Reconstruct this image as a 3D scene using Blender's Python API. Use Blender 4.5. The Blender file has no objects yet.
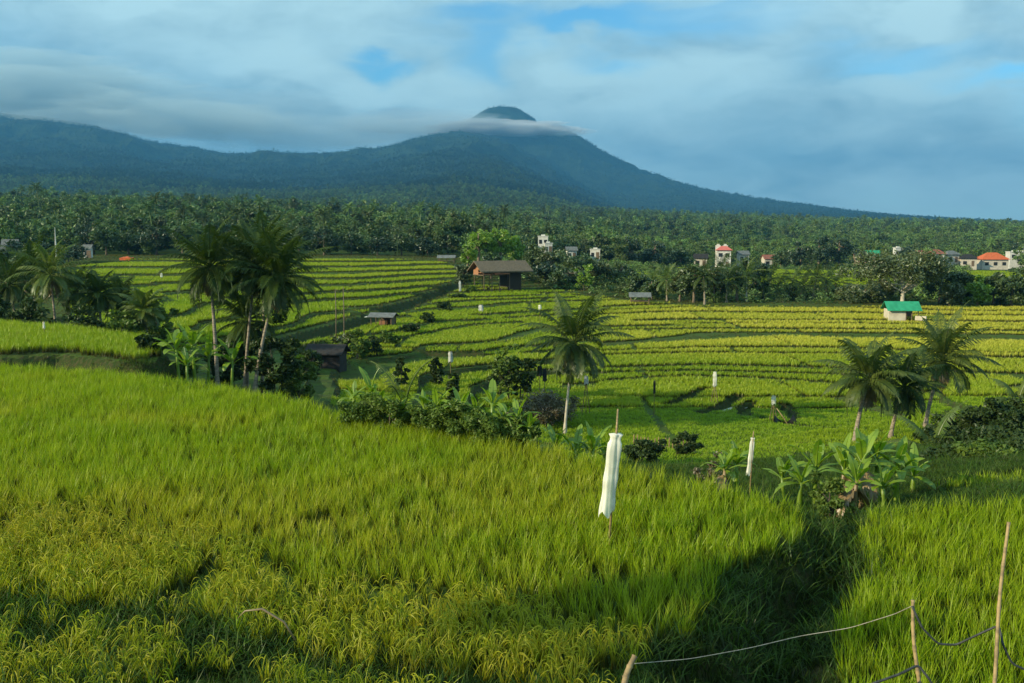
import bpy, math, random
import numpy as np
R = math.radians
scene = bpy.context.scene
COL = scene.collection

# ------------------------------------------------------------------ camera
F_PX, PITCH = 960.0, R(6.27)
cam = bpy.data.cameras.new('camera'); co = bpy.data.objects.new('camera', cam); COL.objects.link(co)
cam.sensor_width = 36.0; cam.lens = 36.0 * F_PX / 1024.0
cam.clip_start = 0.1; cam.clip_end = 40000
co.location = (0, 0, 0); co.rotation_euler = (R(90) - PITCH, 0, 0)
scene.camera = co
CT, ST = math.cos(PITCH), math.sin(PITCH)

# ------------------------------------------------------------------ light
SUN_EL = R(21.5)
LD = (0.90, 0.44)                                   # horizontal way the light travels
n_ = math.hypot(*LD); LD = (LD[0] / n_, LD[1] / n_)
sl = bpy.data.lights.new('sun', 'SUN'); sl.energy = 5.0; sl.angle = R(0.55); sl.color = (1.0, 0.86, 0.56)
so = bpy.data.objects.new('sun', sl); COL.objects.link(so)
from mathutils import Vector, Matrix, Euler, noise as mnoise
dvec = Vector((LD[0] * math.cos(SUN_EL), LD[1] * math.cos(SUN_EL), -math.sin(SUN_EL)))
so.rotation_euler = dvec.to_track_quat('-Z', 'Y').to_euler(); so.location = (-40, -20, 60)

w = bpy.data.worlds.new('World'); scene.world = w; w.use_nodes = True
nt = w.node_tree; N = nt.nodes; L = nt.links
for n in list(N): N.remove(n)

def nd(tree, typ, **kw):
    n = tree.nodes.new(typ)
    for k, v in kw.items():
        if k.startswith('i_'):
            key = k[2:]
            key = int(key) if key.isdigit() else key
            n.inputs[key].default_value = v
        else: setattr(n, k, v)
    return n
def mth(tree, op, a, b=None, c=None, clamp=False):
    n = tree.nodes.new('ShaderNodeMath'); n.operation = op; n.use_clamp = clamp
    for i, s in enumerate((a, b, c)):
        if s is None: continue
        if isinstance(s, (int, float)): n.inputs[i].default_value = s
        else: tree.links.new(s, n.inputs[i])
    return n.outputs[0]
def mix(tree, f, a, b, bt='MIX'):
    n = tree.nodes.new('ShaderNodeMix'); n.data_type = 'RGBA'; n.blend_type = bt
    for key, s in ((0, f), (6, a), (7, b)):
        if isinstance(s, (int, float)): n.inputs[key].default_value = s
        elif isinstance(s, tuple): n.inputs[key].default_value = (*s, 1) if len(s) == 3 else s
        else: tree.links.new(s, n.inputs[key])
    return n.outputs[2]
def ramp(tree, f, a, b, ca=0.0, cb=1.0):
    n = tree.nodes.new('ShaderNodeMapRange'); n.interpolation_type = 'SMOOTHSTEP'
    tree.links.new(f, n.inputs[0])
    n.inputs[1].default_value = a; n.inputs[2].default_value = b; n.inputs[3].default_value = ca; n.inputs[4].default_value = cb
    return n.outputs[0]

sky = nd(nt, 'ShaderNodeTexSky', sky_type='NISHITA', sun_disc=False, sun_elevation=SUN_EL,
         sun_rotation=math.atan2(-LD[0], -LD[1]), altitude=700.0, air_density=1.0, dust_density=0.6, ozone_density=2.5)
tc = nd(nt, 'ShaderNodeTexCoord'); DIR = tc.outputs['Generated']
mp = nd(nt, 'ShaderNodeMapping'); L.new(DIR, mp.inputs[0]); mp.inputs['Scale'].default_value = (1.0, 1.0, 2.6)
n1 = nd(nt, 'ShaderNodeTexNoise', i_Scale=3.6, i_Detail=7.0, i_Roughness=0.52, i_Distortion=0.25); L.new(mp.outputs[0], n1.inputs['Vector'])
n2 = nd(nt, 'ShaderNodeTexNoise', i_Scale=9.0, i_Detail=6.0, i_Roughness=0.5, i_Distortion=0.4); L.new(mp.outputs[0], n2.inputs['Vector'])
n3 = nd(nt, 'ShaderNodeTexNoise', i_Scale=1.7, i_Detail=3.0, i_Roughness=0.5); L.new(mp.outputs[0], n3.inputs['Vector'])
def sky_dir(px, py):
    u = (px - 512) / F_PX; v = (341.5 - py) / F_PX
    d = Vector((u, CT + v * ST, -ST + v * CT)); return d.normalized()
wob = nd(nt, 'ShaderNodeMixRGB')                     # wobble the direction so the patches have ragged edges
wob.blend_type = 'LINEAR_LIGHT'; wob.inputs[0].default_value = 0.05
L.new(DIR, wob.inputs[1]); L.new(n2.outputs['Color'], wob.inputs[2])
def patch(px, py, rx, ry):                           # soft patch of sky round a compass bearing and height
    d = sky_dir(px, py); 
    vs = nd(nt, 'ShaderNodeVectorMath', operation='SUBTRACT'); L.new(wob.outputs[0], vs.inputs[0]); vs.inputs[1].default_value = d
    vm = nd(nt, 'ShaderNodeVectorMath', operation='MULTIPLY'); L.new(vs.outputs[0], vm.inputs[0]); vm.inputs[1].default_value = (F_PX / rx, F_PX / rx, F_PX / ry)
    vl = nd(nt, 'ShaderNodeVectorMath', operation='LENGTH'); L.new(vm.outputs[0], vl.inputs[0])
    return ramp(nt, vl.outputs['Value'], 0.1, 1.25, 1.0, 0.0)
def add_all(lst):
    s = lst[0]
    for q in lst[1:]: s = mth(nt, 'ADD', s, q)
    return s
def wt(s, k): return mth(nt, 'MULTIPLY', s, k)
holes = add_all([wt(patch(*p[:4]), p[4]) for p in [(382, 62, 42, 17, 1.2), (478, 60, 36, 42, .75), (575, 24, 60, 16, .7), (618, 66, 50, 13, .7),
        (905, 52, 100, 26, .6), (1010, 78, 60, 14, .85), (560, 20, 190, 34, .45), (700, 20, 160, 26, .4), (20, 95, 120, 40, .35), (470, 5, 60, 14, .6), (960, 215, 150, 30, .35), (1150, 60, 120, 80, .5)]])
sg = mth(nt, 'MULTIPLY', n1.outputs['Fac'], 1.1)
cov = mth(nt, 'SUBTRACT', mth(nt, 'ADD', sg, 0.42), mth(nt, 'MULTIPLY', holes, 0.85))
cov = ramp(nt, cov, -0.05, 1.12)
bright = add_all([wt(patch(*p[:4]), p[4]) for p in [(575, 76, 36, 13, .5), (368, 90, 45, 20, .45), (915, 8, 40, 20, .6), (285, 70, 60, 24, .3), (700, 75, 110, 24, .3),
        (950, 85, 130, 22, .35), (145, 5, 40, 12, .4), (750, 185, 40, 20, .15), (640, 110, 160, 50, .15), (980, 205, 220, 40, .35), (450, 100, 60, 30, .25), (250, 30, 160, 40, .15)]])
dark = add_all([wt(patch(*p[:4]), p[4]) for p in [(110, 125, 240, 42, .75), (330, 130, 150, 36, .55), (790, 155, 90, 50, .5), (850, 70, 80, 14, .35), (650, 52, 130, 16, .3), (640, 140, 120, 40, .3),
        (40, 70, 130, 50, .3), (940, 150, 70, 20, .2)]])
n4 = nd(nt, 'ShaderNodeTexNoise', i_Scale=17.0, i_Detail=7.0, i_Roughness=0.55, i_Distortion=0.6); L.new(mp.outputs[0], n4.inputs['Vector'])
lum = mth(nt, 'ADD', mth(nt, 'MULTIPLY', n2.outputs['Fac'], 0.62), mth(nt, 'ADD', mth(nt, 'MULTIPLY', n3.outputs['Fac'], 0.25), mth(nt, 'MULTIPLY', n4.outputs['Fac'], 0.42)))
lum = mth(nt, 'ADD', lum, mth(nt, 'SUBTRACT', mth(nt, 'MULTIPLY', bright, 0.80), mth(nt, 'MULTIPLY', dark, 0.30)))
lum = ramp(nt, lum, 0.16, 0.98)
ccol = mix(nt, lum, (1.45, 2.95, 3.95), (4.9, 7.4, 7.9))
skyc = mix(nt, 1.0, sky.outputs[0], (0.78, 1.50, 1.62), 'MULTIPLY')
bg = nd(nt, 'ShaderNodeBackground', i_Strength=0.105)
L.new(mix(nt, cov, skyc, ccol), bg.inputs['Color'])
wo = nd(nt, 'ShaderNodeOutputWorld'); L.new(bg.outputs[0], wo.inputs[0])

scene.view_settings.view_transform = 'Standard'; scene.view_settings.look = 'None'
scene.view_settings.exposure = 0.27; scene.view_settings.gamma = 1.0; scene.view_settings.use_curve_mapping = False
scene.render.engine = 'CYCLES'
cy = scene.cycles
cy.use_denoising = True; cy.max_bounces = 5; cy.diffuse_bounces = 2; cy.glossy_bounces = 1; cy.transmission_bounces = 3
cy.volume_bounces = 1; cy.transparent_max_bounces = 12; cy.caustics_reflective = False; cy.caustics_refractive = False

# ------------------------------------------------------------------ pixel to place
def at(px, py, d):                                  # the point seen at a pixel, d metres ahead
    u = (px - 512) / F_PX; v = (341.5 - py) / F_PX; t = d / (CT + v * ST)
    return Vector((u * t, d, t * (-ST + v * CT)))
def on(px, py, z):                                  # the point seen at a pixel, on a level z
    u = (px - 512) / F_PX; v = (341.5 - py) / F_PX; t = z / (-ST + v * CT)
    return (u * t, t * (CT + v * ST))
def zat(py, d): return at(512, py, d).z

# ------------------------------------------------------------------ noise for numpy
def _hash(ix, iy, seed):
    h = (ix.astype(np.int64) * 374761393 + iy.astype(np.int64) * 668265263 + seed * 974634777) & 0x7fffffff
    h = ((h ^ (h >> 13)) * 1274126177) & 0x7fffffff
    return ((h ^ (h >> 16)) & 0xffff) / 65535.0
def vnoise(x, y, seed=0):
    x = np.asarray(x, float); y = np.asarray(y, float)
    ix = np.floor(x); iy = np.floor(y); fx = x - ix; fy = y - iy
    fx = fx * fx * (3 - 2 * fx); fy = fy * fy * (3 - 2 * fy)
    a = _hash(ix, iy, seed); b = _hash(ix + 1, iy, seed); c = _hash(ix, iy + 1, seed); d = _hash(ix + 1, iy + 1, seed)
    return (a + (b - a) * fx) * (1 - fy) + (c + (d - c) * fx) * fy
def fbm(x, y, seed=0, octv=4):
    s = 0; amp = 0.5; tot = 0
    for k in range(octv):
        s = s + amp * vnoise(x * 2**k, y * 2**k, seed + k * 17); tot += amp; amp *= 0.5
    return s / tot
def sstep(a, b, x):
    t = np.clip((x - a) / (b - a), 0, 1); return t * t * (3 - 2 * t)

# ------------------------------------------------------------------ terrain
PXC = np.array([-900, -400, 0, 130, 250, 350, 450, 570, 700, 850, 1024, 1400, 1900], float)
DR = np.array([-20, 10, 25, 40, 50, 60, 80, 100, 130, 160, 200, 260, 380, 600, 900, 1500, 2500, 5000, 12000], float)
_T = [
 [-5.6,-5.6,-5.6,-5.6,-5.6,-5.6,-5.6,-6,-7.4,-7.4,-7.2,-6.5,-6.5],
 [-6.9,-6.9,-6.9,-6.9,-6.9,-6.9,-7,-7,-7,-7,-7,-6.5,-6.5],
 [-7.2,-7.2,-7.2,-7.4,-7.5,-7.6,-7.8,-8,-8,-7.8,-7,-6.8,-6.8],
 [-7.2,-7.2,-7.2,-7.6,-8.2,-8.8,-9.4,-10.,-10.2,-9.6,-8.9,-8.5,-8.5],
 [-6.4,-6.4,-6.8,-7.4,-8.4,-9.6,-10.6,-11.1,-11.2,-10.9,-10.4,-10,-10],
 [-6.2,-6.2,-6.8,-7.8,-8.8,-10.1,-10.9,-11.4,-11.6,-11.4,-11.1,-10.8,-10.8],
 [-6.0,-6.0,-6.6,-7.5,-8.6,-9.8,-10.4,-10.9,-11.1,-11.1,-11.0,-11,-11],
 [-5.8,-5.8,-6.2,-7.0,-8.0,-9.1,-9.6,-10.1,-10.3,-10.3,-10.3,-10.3,-10.3],
 [-5.4,-5.4,-5.6,-6.3,-6.9,-7.5,-8.5,-9.0,-9.2,-9.2,-9.2,-9.2,-9.2],
 [-5.0,-5.0,-5.1,-5.5,-5.8,-6.0,-7.0,-7.9,-8.9,-9.2,-9.3,-9.3,-9.3],
 [-4.6,-4.6,-4.6,-4.6,-4.6,-4.6,-5.0,-7.3,-9.0,-9.6,-9.8,-9.8,-9.8],
 [-4.0,-4.0,-4.0,-4.0,-3.8,-3.6,-4.4,-7.5,-9.6,-10.4,-10.8,-10.8,-10.8],
 [3.0,3.0,2.0,1.5,1.0,0,-3.0,-9.0,-11.2,-12.2,-12.4,-12.4,-12.4],
 [18,18,16,14,11,8,4,-3,-8,-10,-11,-11,-11],
 [29,29,27,24,19,15,11,5,0,-4,-5,-5,-5],
 [42,42,42,42,40,38,34,28,20,12,8,6,6],
 [85,85,85,85,85,82,72,62,44,30,22,18,18],
 [200,200,200,200,190,180,150,120,85,62,50,40,40],
 [200,200,200,200,190,180,150,120,85,40,10,0,0]]
_T = np.array(_T)
def table(px, d):
    # smooth in px (cubic-ish blend), linear then smoothed in d
    ip = np.clip(np.searchsorted(PXC, px) - 1, 0, len(PXC) - 2); tp = np.clip((px - PXC[ip]) / (PXC[ip + 1] - PXC[ip]), 0, 1)
    idd = np.clip(np.searchsorted(DR, d) - 1, 0, len(DR) - 2); td = np.clip((d - DR[idd]) / (DR[idd + 1] - DR[idd]), 0, 1)
    tp = 0.5 * tp + 0.5 * tp * tp * (3 - 2 * tp)
    a = _T[idd, ip] * (1 - tp) + _T[idd, ip + 1] * tp
    b = _T[idd + 1, ip] * (1 - tp) + _T[idd + 1, ip + 1] * tp
    return a + (b - a) * td

def poly(pts, z): return np.array([on(px, py, z) for px, py in pts])
ZA, ZB, ZC = -5.60, -5.95, -5.75      # ground of the near left field, near right field and the left field beyond
POLY_A = np.vstack([poly([(-420, 352), (-150, 350), (0, 355), (100, 359), (200, 371), (300, 387), (350, 400), (430, 410), (500, 424), (560, 431), (640, 449), (700, 461), (760, 472), (812, 488),
                (806, 512), (760, 528), (722, 548), (716, 598), (655, 606), (640, 660), (628, 760)], ZA + .75), [[1.2, 2], [1.2, -9], [-40, -9], [-45, 20]]])
POLY_B = np.vstack([poly([(868, 488), (930, 482), (1024, 482), (1250, 485)], ZB + .75), [[26, 10], [14, -9], [3.6, -9], [3.3, 2]], poly([(862, 740), (838, 640), (828, 604), (842, 575), (866, 550), (853, 520)], ZB + .75)])
POLY_C = poly([(-420, 339), (-100, 339), (0, 341), (60, 338), (112, 343), (140, 347), (166, 340), (150, 328), (60, 318), (0, 314), (-420, 308)], ZC + .75)
POLY_D = poly([(925, 473), (1010, 476), (1200, 480), (1200, 455), (1010, 462), (960, 466)], -7.2)
def sdist(P, x, y):                                  # signed distance, positive inside
    x = np.asarray(x, float); y = np.asarray(y, float)
    best = np.full(x.shape, 1e9); inside = np.zeros(x.shape, bool)
    n = len(P)
    for i in range(n):
        ax, ay = P[i]; bx, by = P[(i + 1) % n]
        ex, ey = bx - ax, by - ay; ll = ex * ex + ey * ey + 1e-12
        t = np.clip(((x - ax) * ex + (y - ay) * ey) / ll, 0, 1)
        best = np.minimum(best, np.hypot(x - ax - t * ex, y - ay - t * ey))
        c = ((ay > y) != (by > y)) & (x < (bx - ax) * (y - ay) / ((by - ay) if by != ay else 1e-9) + ax)
        inside ^= c
    return np.where(inside, best, -best)
def line_side(x, y):                                 # >0 on the left block of terraces
    ax, ay, bx, by = -19.5, 84.0, -7.5, 158.0
    return ((bx - ax) * (y - ay) - (by - ay) * (x - ax)) / math.hypot(bx - ax, by - ay)
def ldist(pts, x, y):
    best = np.full(np.shape(x), 1e9)
    for (ax, ay), (bx, by) in zip(pts[:-1], pts[1:]):
        ex, ey = bx - ax, by - ay
        t = np.clip(((x - ax) * ex + (y - ay) * ey) / (ex * ex + ey * ey), 0, 1)
        best = np.minimum(best, np.hypot(x - ax - t * ex, y - ay - t * ey))
    return best
TRENCH = [([on(668, 399, -11.2), on(690, 392, -11.2), on(705, 386, -11.2)], .9), ([on(700, 405, -11.2), on(722, 401, -11.2), on(737, 393, -11.2)], 1.0),
          ([on(745, 408, -11.2), on(744, 402, -11.2), on(752, 397, -11.2)], .9), ([on(757, 411, -11.3), on(800, 420, -11.3), on(860, 424, -11.3)], .4),
          ([on(781, 398, -11.2), on(790, 404, -11.2), on(794, 411, -11.2)], .8)]
FIELD0, FIELD1 = 44.0, 200.0
def terraces(x, y):
    """returns ground height, fraction across the terrace (0 front .. 1 back) and terrace number of the valley fields"""
    px = 512 + F_PX * x / np.maximum(y, 4.0)
    b = table(px, y)
    b = b + (fbm(x / 60., y / 30., 3, 3) - 0.5) * .9 * sstep(40, 60, y)
    b = b + (vnoise(y / 4.3 + x / 60., y * 0 + 1.5, 44) - .5) * .30 * sstep(60, 72, y)
    left = sstep(-2.5, 2.5, line_side(x, y)) * sstep(60, 75, y)
    far_left = sstep(-10, -26, x)
    s = np.where(left > .5, 0.50, np.where(px > 600, 0.21, 0.30))
    s = np.where((y < 68) & (left < .5), 0.30, s)
    s = np.where((px < 560) & (y > 60) & (y < 84) & (left < .5), 0.46, s)
    q = b / s + 200.0
    q = q + np.where(left > .5, 0.12, 0.34) * np.sin(2.35 * q + x / 90.)
    k = np.floor(q); f = q - k
    wr = np.where(left > .5, .90, .90)
    zt = s * (k - 200.0 + sstep(wr, 1.0, f))
    amt = sstep(41, 47, y) * (1 - sstep(FIELD1 - 4, FIELD1 + 10, y))
    z = b * (1 - amt) + zt * amt
    dl = np.abs(line_side(x, y)); dm = (y > 72) & (y < 165)
    z = np.where(dm, z - 1.0 * sstep(1.6, .5, dl), z)
    for pts, wd in TRENCH:
        z = z - 0.45 * sstep(wd * .7, wd * .3, ldist(pts, x, y))
    return z, f, k, s
def mountains(x, y):
    # the cone, then the long ridge on the left
    r = np.hypot(x + 66., y - 7000.)
    D = 7000.
    rdg = 1 - np.abs(2 * fbm(x / 330. + 5, y / 700. + 3, 51, 4) - 1) * 2.2
    R_ = np.array([0, 120, 240, 262, 300, 420, 490, 640, 840, 1070, 1430, 1800, 2170, 2750, 3600, 4300, 5200])
    H_ = np.array([924, 900, 822, 786, 765, 748, 728, 630, 505, 395, 272, 214, 168, 110, 48, 0, -60.])
    nz = fbm(x / 420., y / 420., 11, 5) - .5
    cone = np.interp(r, R_, H_) + nz * 60 * sstep(150, 900, r) * (1 - sstep(1500, 2800, r)) * (1 - sstep(3000, 4500, r)) + rdg * 34 * sstep(300, 1000, r) * (1 - sstep(1700, 2800, r))
    PXR = np.array([-900, -300, 0, 60, 100, 150, 190, 232, 300, 350, 372, 400, 430, 460, 500, 560, 620, 700])
    YR = np.array([100, 104, 115, 121, 128, 141, 147, 154.5, 155, 156, 152, 144, 136, 133, 140, 172, 205, 222.])
    px = 512 + F_PX * x / np.maximum(y, 4.0)
    zr = (236 - np.interp(px, PXR, YR)) / F_PX * 6000.
    t = np.clip((y - 1300.) / 4700., 0, 1)
    rm = 1 - .85 * sstep(480, 700, px); rb = 60 * rm - 10 * (1 - rm); rid = rb + (zr - rb) * t ** 1.7 + (nz * 150 + rdg * 55 * (1 - sstep(.85, 1, t))) * t * rm * (1 - .85 * sstep(.8, 1.0, t)) + (fbm(x / 70., y / 70., 23, 3) - .5) * 22 * t
    rid = np.where(y > 6000, rid * (1 - sstep(6000, 9500, y) * .7), rid)
    return np.where(y > 1300, np.maximum(cone, rid), -999)
def H(x, y, full=False):
    x = np.atleast_1d(np.asarray(x, float)); y = np.atleast_1d(np.asarray(y, float))
    z, f, k, s = terraces(x, y)
    m = sstep(1300, 2400, y)
    mz = mountains(x, y)
    z = np.where(y > 1300, np.maximum(z, z * (1 - m) + np.maximum(mz, z) * m), z)
    near = y < 72
    if near.any():
        xn, yn = x[near], y[near]; zn = z[near]
        wob = (vnoise(xn * .9, yn * .9, 5) - .5) * .5 + (vnoise(xn * 3, yn * 3, 6) - .5) * .2
        for P, zt, wd in ((POLY_C, ZC, 1.3), (POLY_D, -7.9, .8), (POLY_A, ZA, 1.1), (POLY_B, ZB, 1.1)):
            sd = sdist(P, xn, yn) + wob * .6
            zn = np.maximum(zn, zt * sstep(-wd, 0.05, sd) + (1 - sstep(-wd, .05, sd)) * zn) if P is not POLY_D else np.where(sd > -wd, zn + (zt - zn) * sstep(-wd, .05, sd), zn)
        zn = zn + (vnoise(xn * 1.7, yn * 1.7, 8) - .5) * .12
        z[near] = zn
    if full: return z, f, k, s
    return z
def h1(x, y): return float(H([x], [y])[0])

# ------------------------------------------------------------------ mesh helpers
class MB:
    def __init__(s): s.v = []; s.q = []; s.t = []; s.a = []; s.n = 0; s.mi = []
    def add(s, v, q, a=None):
        v = np.asarray(v, float).reshape(-1, 3); q = np.asarray(q, int).reshape(-1, 4)
        s.v.append(v); s.q.append(q + s.n); s.n += len(v)
        s.a.append(np.zeros(len(v)) if a is None else (np.full(len(v), float(a)) if np.isscalar(a) else np.asarray(a, float)))
    def box(s, c, d, rz=0.0, a=None):
        x, y, z = [k / 2 for k in d]
        v = np.array([[-x,-y,-z],[x,-y,-z],[x,y,-z],[-x,y,-z],[-x,-y,z],[x,-y,z],[x,y,z],[-x,y,z]])
        cz, sz = math.cos(rz), math.sin(rz)
        v = np.stack([v[:,0]*cz - v[:,1]*sz, v[:,0]*sz + v[:,1]*cz, v[:,2]], 1) + np.array(c)
        s.add(v, [[0,3,2,1],[4,5,6,7],[0,1,5,4],[1,2,6,5],[2,3,7,6],[3,0,4,7]], a)
    def tube(s, pts, rad, n=8, a=None, cap=True):
        pts = np.asarray(pts, float); m = len(pts); rad = np.broadcast_to(np.asarray(rad, float), (m,))
        tg = np.gradient(pts, axis=0); tg /= np.linalg.norm(tg, axis=1)[:, None] + 1e-9
        ref = np.array([0, 1, 0.]) if abs(tg[:, 2]).mean() > .7 else np.array([0, 0, 1.])
        s1 = np.cross(tg, ref); s1 /= np.linalg.norm(s1, axis=1)[:, None] + 1e-9; s2 = np.cross(tg, s1)
        an = np.arange(n) / n * 2 * np.pi
        v = pts[:, None] + rad[:, None, None] * (np.cos(an)[None, :, None] * s1[:, None] + np.sin(an)[None, :, None] * s2[:, None])
        i = np.arange(m - 1)[:, None] * n; j = np.arange(n)[None]; j2 = (j + 1) % n
        q = np.stack([i + j, i + j2, i + n + j2, i + n + j], -1).reshape(-1, 4)
        base = m * n
        v = v.reshape(-1, 3)
        if cap:
            v = np.vstack([v, pts[0], pts[-1]])
            jj = np.arange(0, n, 2)
            c0 = np.stack([np.full(len(jj), base), (jj + 2) % n, (jj + 1) % n, jj], -1)
            c1 = np.stack([np.full(len(jj), base + 1), (m-1)*n + jj, (m-1)*n + (jj + 1) % n, (m-1)*n + (jj + 2) % n], -1)
            q = np.vstack([q, c0, c1])
        s.add(v, q, a)
    def mesh(s, name, mat=None, smooth=False):
        v = np.vstack(s.v); q = np.vstack(s.q); a = np.concatenate(s.a)
        me = bpy.data.meshes.new(name)
        me.vertices.add(len(v)); me.vertices.foreach_set('co', v.ravel().astype(np.float32))
        me.loops.add(q.size); me.loops.foreach_set('vertex_index', q.ravel().astype(np.int32))
        me.polygons.add(len(q)); me.polygons.foreach_set('loop_start', (np.arange(len(q)) * 4).astype(np.int32))
        me.polygons.foreach_set('loop_total', np.full(len(q), 4, np.int32))
        at_ = me.attributes.new('t', 'FLOAT', 'POINT'); at_.data.foreach_set('value', a.astype(np.float32))
        me.update(calc_edges=True)
        me.polygons.foreach_set('use_smooth', np.full(len(q), bool(smooth)))
        if mat: me.materials.append(mat)
        return me
def link(name, me, parent=None, loc=(0, 0, 0), rz=0.0):
    o = bpy.data.objects.new(name, me); COL.objects.link(o); o.location = loc; o.rotation_euler = (0, 0, rz)
    if parent is not None: o.parent = parent
    return o
def part(name, mb, mat, parent, smooth=False): return link(name, mb.mesh(name, mat, smooth), parent)
def thing(name, label, cat, loc=(0, 0, 0), rz=0.0, group=None):
    o = bpy.data.objects.new(name, None); COL.objects.link(o); o.location = loc; o.rotation_euler = (0, 0, rz)
    o.empty_display_size = .3
    return tag(o, label, cat, group)
def tag(o, label=None, cat=None, group=None, kind=None):
    if label: o['label'] = label
    if cat: o['category'] = cat
    if group: o['group'] = group
    if kind: o['kind'] = kind
    return o
def dup(o, loc, rz=0.0, sc=1.0, label=None, group=None):
    c = o.copy(); COL.objects.link(c); c.location = loc; c.rotation_euler = (0, 0, rz); c.scale = (sc, sc, sc) if np.isscalar(sc) else sc
    if label: c['label'] = label
    if group: c['group'] = group
    for ch in list(o.children):
        k = ch.copy(); COL.objects.link(k); k.parent = c
    return c

# ------------------------------------------------------------------ materials
def newmat(name):
    m = bpy.data.materials.new(name); m.use_nodes = True; t = m.node_tree
    for n in list(t.nodes): t.nodes.remove(n)
    return m, t
def out(t, s): o = t.nodes.new('ShaderNodeOutputMaterial'); t.links.new(s, o.inputs[0])
def leafmat(name, base, alt, low=None, trans=0.35, scale=1.5, inst=False, gloss=0.06, tint=None, rnd=0.35):
    """leaves: two colours in patches, a third towards the foot of the blade, light coming through"""
    m, t = newmat(name)
    tcn = nd(t, 'ShaderNodeTexCoord'); geo = nd(t, 'ShaderNodeNewGeometry')
    nz = nd(t, 'ShaderNodeTexNoise', i_Scale=scale, i_Detail=3.0); t.links.new(geo.outputs['Position'], nz.inputs['Vector'])
    oi = nd(t, 'ShaderNodeObjectInfo')
    f = ramp(t, nz.outputs['Fac'], 0.36, 0.64)
    f = mth(t, 'ADD', mth(t, 'MULTIPLY', f, 1 - rnd), mth(t, 'MULTIPLY', geo.outputs['Random Per Island'], rnd))
    c = mix(t, f, base, alt)
    if tint is not None:
        at_ = nd(t, 'ShaderNodeAttribute', attribute_type='INSTANCER', attribute_name='tint')
        c = mix(t, at_.outputs['Fac'], c, tint)
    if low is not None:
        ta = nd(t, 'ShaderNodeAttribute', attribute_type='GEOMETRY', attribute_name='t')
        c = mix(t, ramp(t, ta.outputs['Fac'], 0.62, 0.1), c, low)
    if inst:
        hv = nd(t, 'ShaderNodeHueSaturation'); t.links.new(c, hv.inputs['Color'])
        t.links.new(mth(t, 'ADD', 0.485, mth(t, 'MULTIPLY', oi.outputs['Random'], 0.03)), hv.inputs['Hue'])
        t.links.new(mth(t, 'ADD', 0.5, mth(t, 'MULTIPLY', oi.outputs['Random'], 1.0)), hv.inputs['Value']); c = hv.outputs[0]
    df = nd(t, 'ShaderNodeBsdfDiffuse'); t.links.new(c, df.inputs[0])
    tr = nd(t, 'ShaderNodeBsdfTranslucent'); t.links.new(mix(t, 1.0, c, (1.25, 1.35, .55), 'MULTIPLY'), tr.inputs[0])
    ms = nd(t, 'ShaderNodeMixShader', i_0=trans); t.links.new(df.outputs[0], ms.inputs[1]); t.links.new(tr.outputs[0], ms.inputs[2])
    gl = nd(t, 'ShaderNodeBsdfGlossy', i_Roughness=0.45); gl.inputs[0].default_value = (.9, .95, 1, 1)
    m2 = nd(t, 'ShaderNodeMixShader', i_0=gloss); t.links.new(ms.outputs[0], m2.inputs[1]); t.links.new(gl.outputs[0], m2.inputs[2])
    out(t, m2.outputs[0]); return m
def solid(name, base, alt=None, scale=6.0, rough=0.8, bump=0.0, stretch=(1, 1, 1), lo=.35, hi=.65):
    m, t = newmat(name)
    tcn = nd(t, 'ShaderNodeTexCoord'); mpn = nd(t, 'ShaderNodeMapping'); mpn.inputs['Scale'].default_value = stretch
    t.links.new(tcn.outputs['Object'], mpn.inputs[0])
    nz = nd(t, 'ShaderNodeTexNoise', i_Scale=scale, i_Detail=5.0, i_Roughness=.6); t.links.new(mpn.outputs[0], nz.inputs['Vector'])
    p = nd(t, 'ShaderNodeBsdfPrincipled', i_Roughness=rough)
    p.inputs['Specular IOR Level'].default_value = .25
    alt = alt or tuple(k * .75 for k in base)
    t.links.new(mix(t, ramp(t, nz.outputs['Fac'], lo, hi), base, alt), p.inputs['Base Color'])
    if bump:
        b = nd(t, 'ShaderNodeBump', i_Strength=bump); t.links.new(nz.outputs['Fac'], b.inputs['Height']); t.links.new(b.outputs[0], p.inputs['Normal'])
    out(t, p.outputs[0]); return m

M = {}
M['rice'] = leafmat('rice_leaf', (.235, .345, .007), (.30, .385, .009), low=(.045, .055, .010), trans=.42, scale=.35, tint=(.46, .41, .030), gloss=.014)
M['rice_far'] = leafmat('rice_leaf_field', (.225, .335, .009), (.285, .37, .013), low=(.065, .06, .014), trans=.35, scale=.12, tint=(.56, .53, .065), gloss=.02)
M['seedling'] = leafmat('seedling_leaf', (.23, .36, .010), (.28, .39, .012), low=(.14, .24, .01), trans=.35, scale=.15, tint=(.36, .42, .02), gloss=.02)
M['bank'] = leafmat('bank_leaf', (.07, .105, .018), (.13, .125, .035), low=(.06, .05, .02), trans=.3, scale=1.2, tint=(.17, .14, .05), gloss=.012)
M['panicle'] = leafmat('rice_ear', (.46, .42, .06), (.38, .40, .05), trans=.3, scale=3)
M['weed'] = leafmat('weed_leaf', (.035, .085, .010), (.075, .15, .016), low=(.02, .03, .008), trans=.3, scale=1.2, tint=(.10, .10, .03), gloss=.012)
M['palm'] = leafmat('palm_leaf', (.030, .060, .010), (.060, .092, .016), trans=.22, scale=.9, gloss=.02)
M['palm_light'] = leafmat('palm_leaf_light', (.065, .118, .014), (.125, .160, .030), trans=.28, scale=.9, gloss=.035)
M['palm_mid'] = leafmat('palm_leaf_olive', (.045, .080, .012), (.095, .125, .022), trans=.25, scale=.9, gloss=.03)
M['palm_dry'] = leafmat('palm_leaf_dry', (.16, .11, .05), (.24, .17, .08), trans=.2, scale=2)
M['banana'] = leafmat('banana_leaf', (.16, .27, .012), (.26, .38, .018), trans=.42, scale=1.2, gloss=.05)
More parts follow.
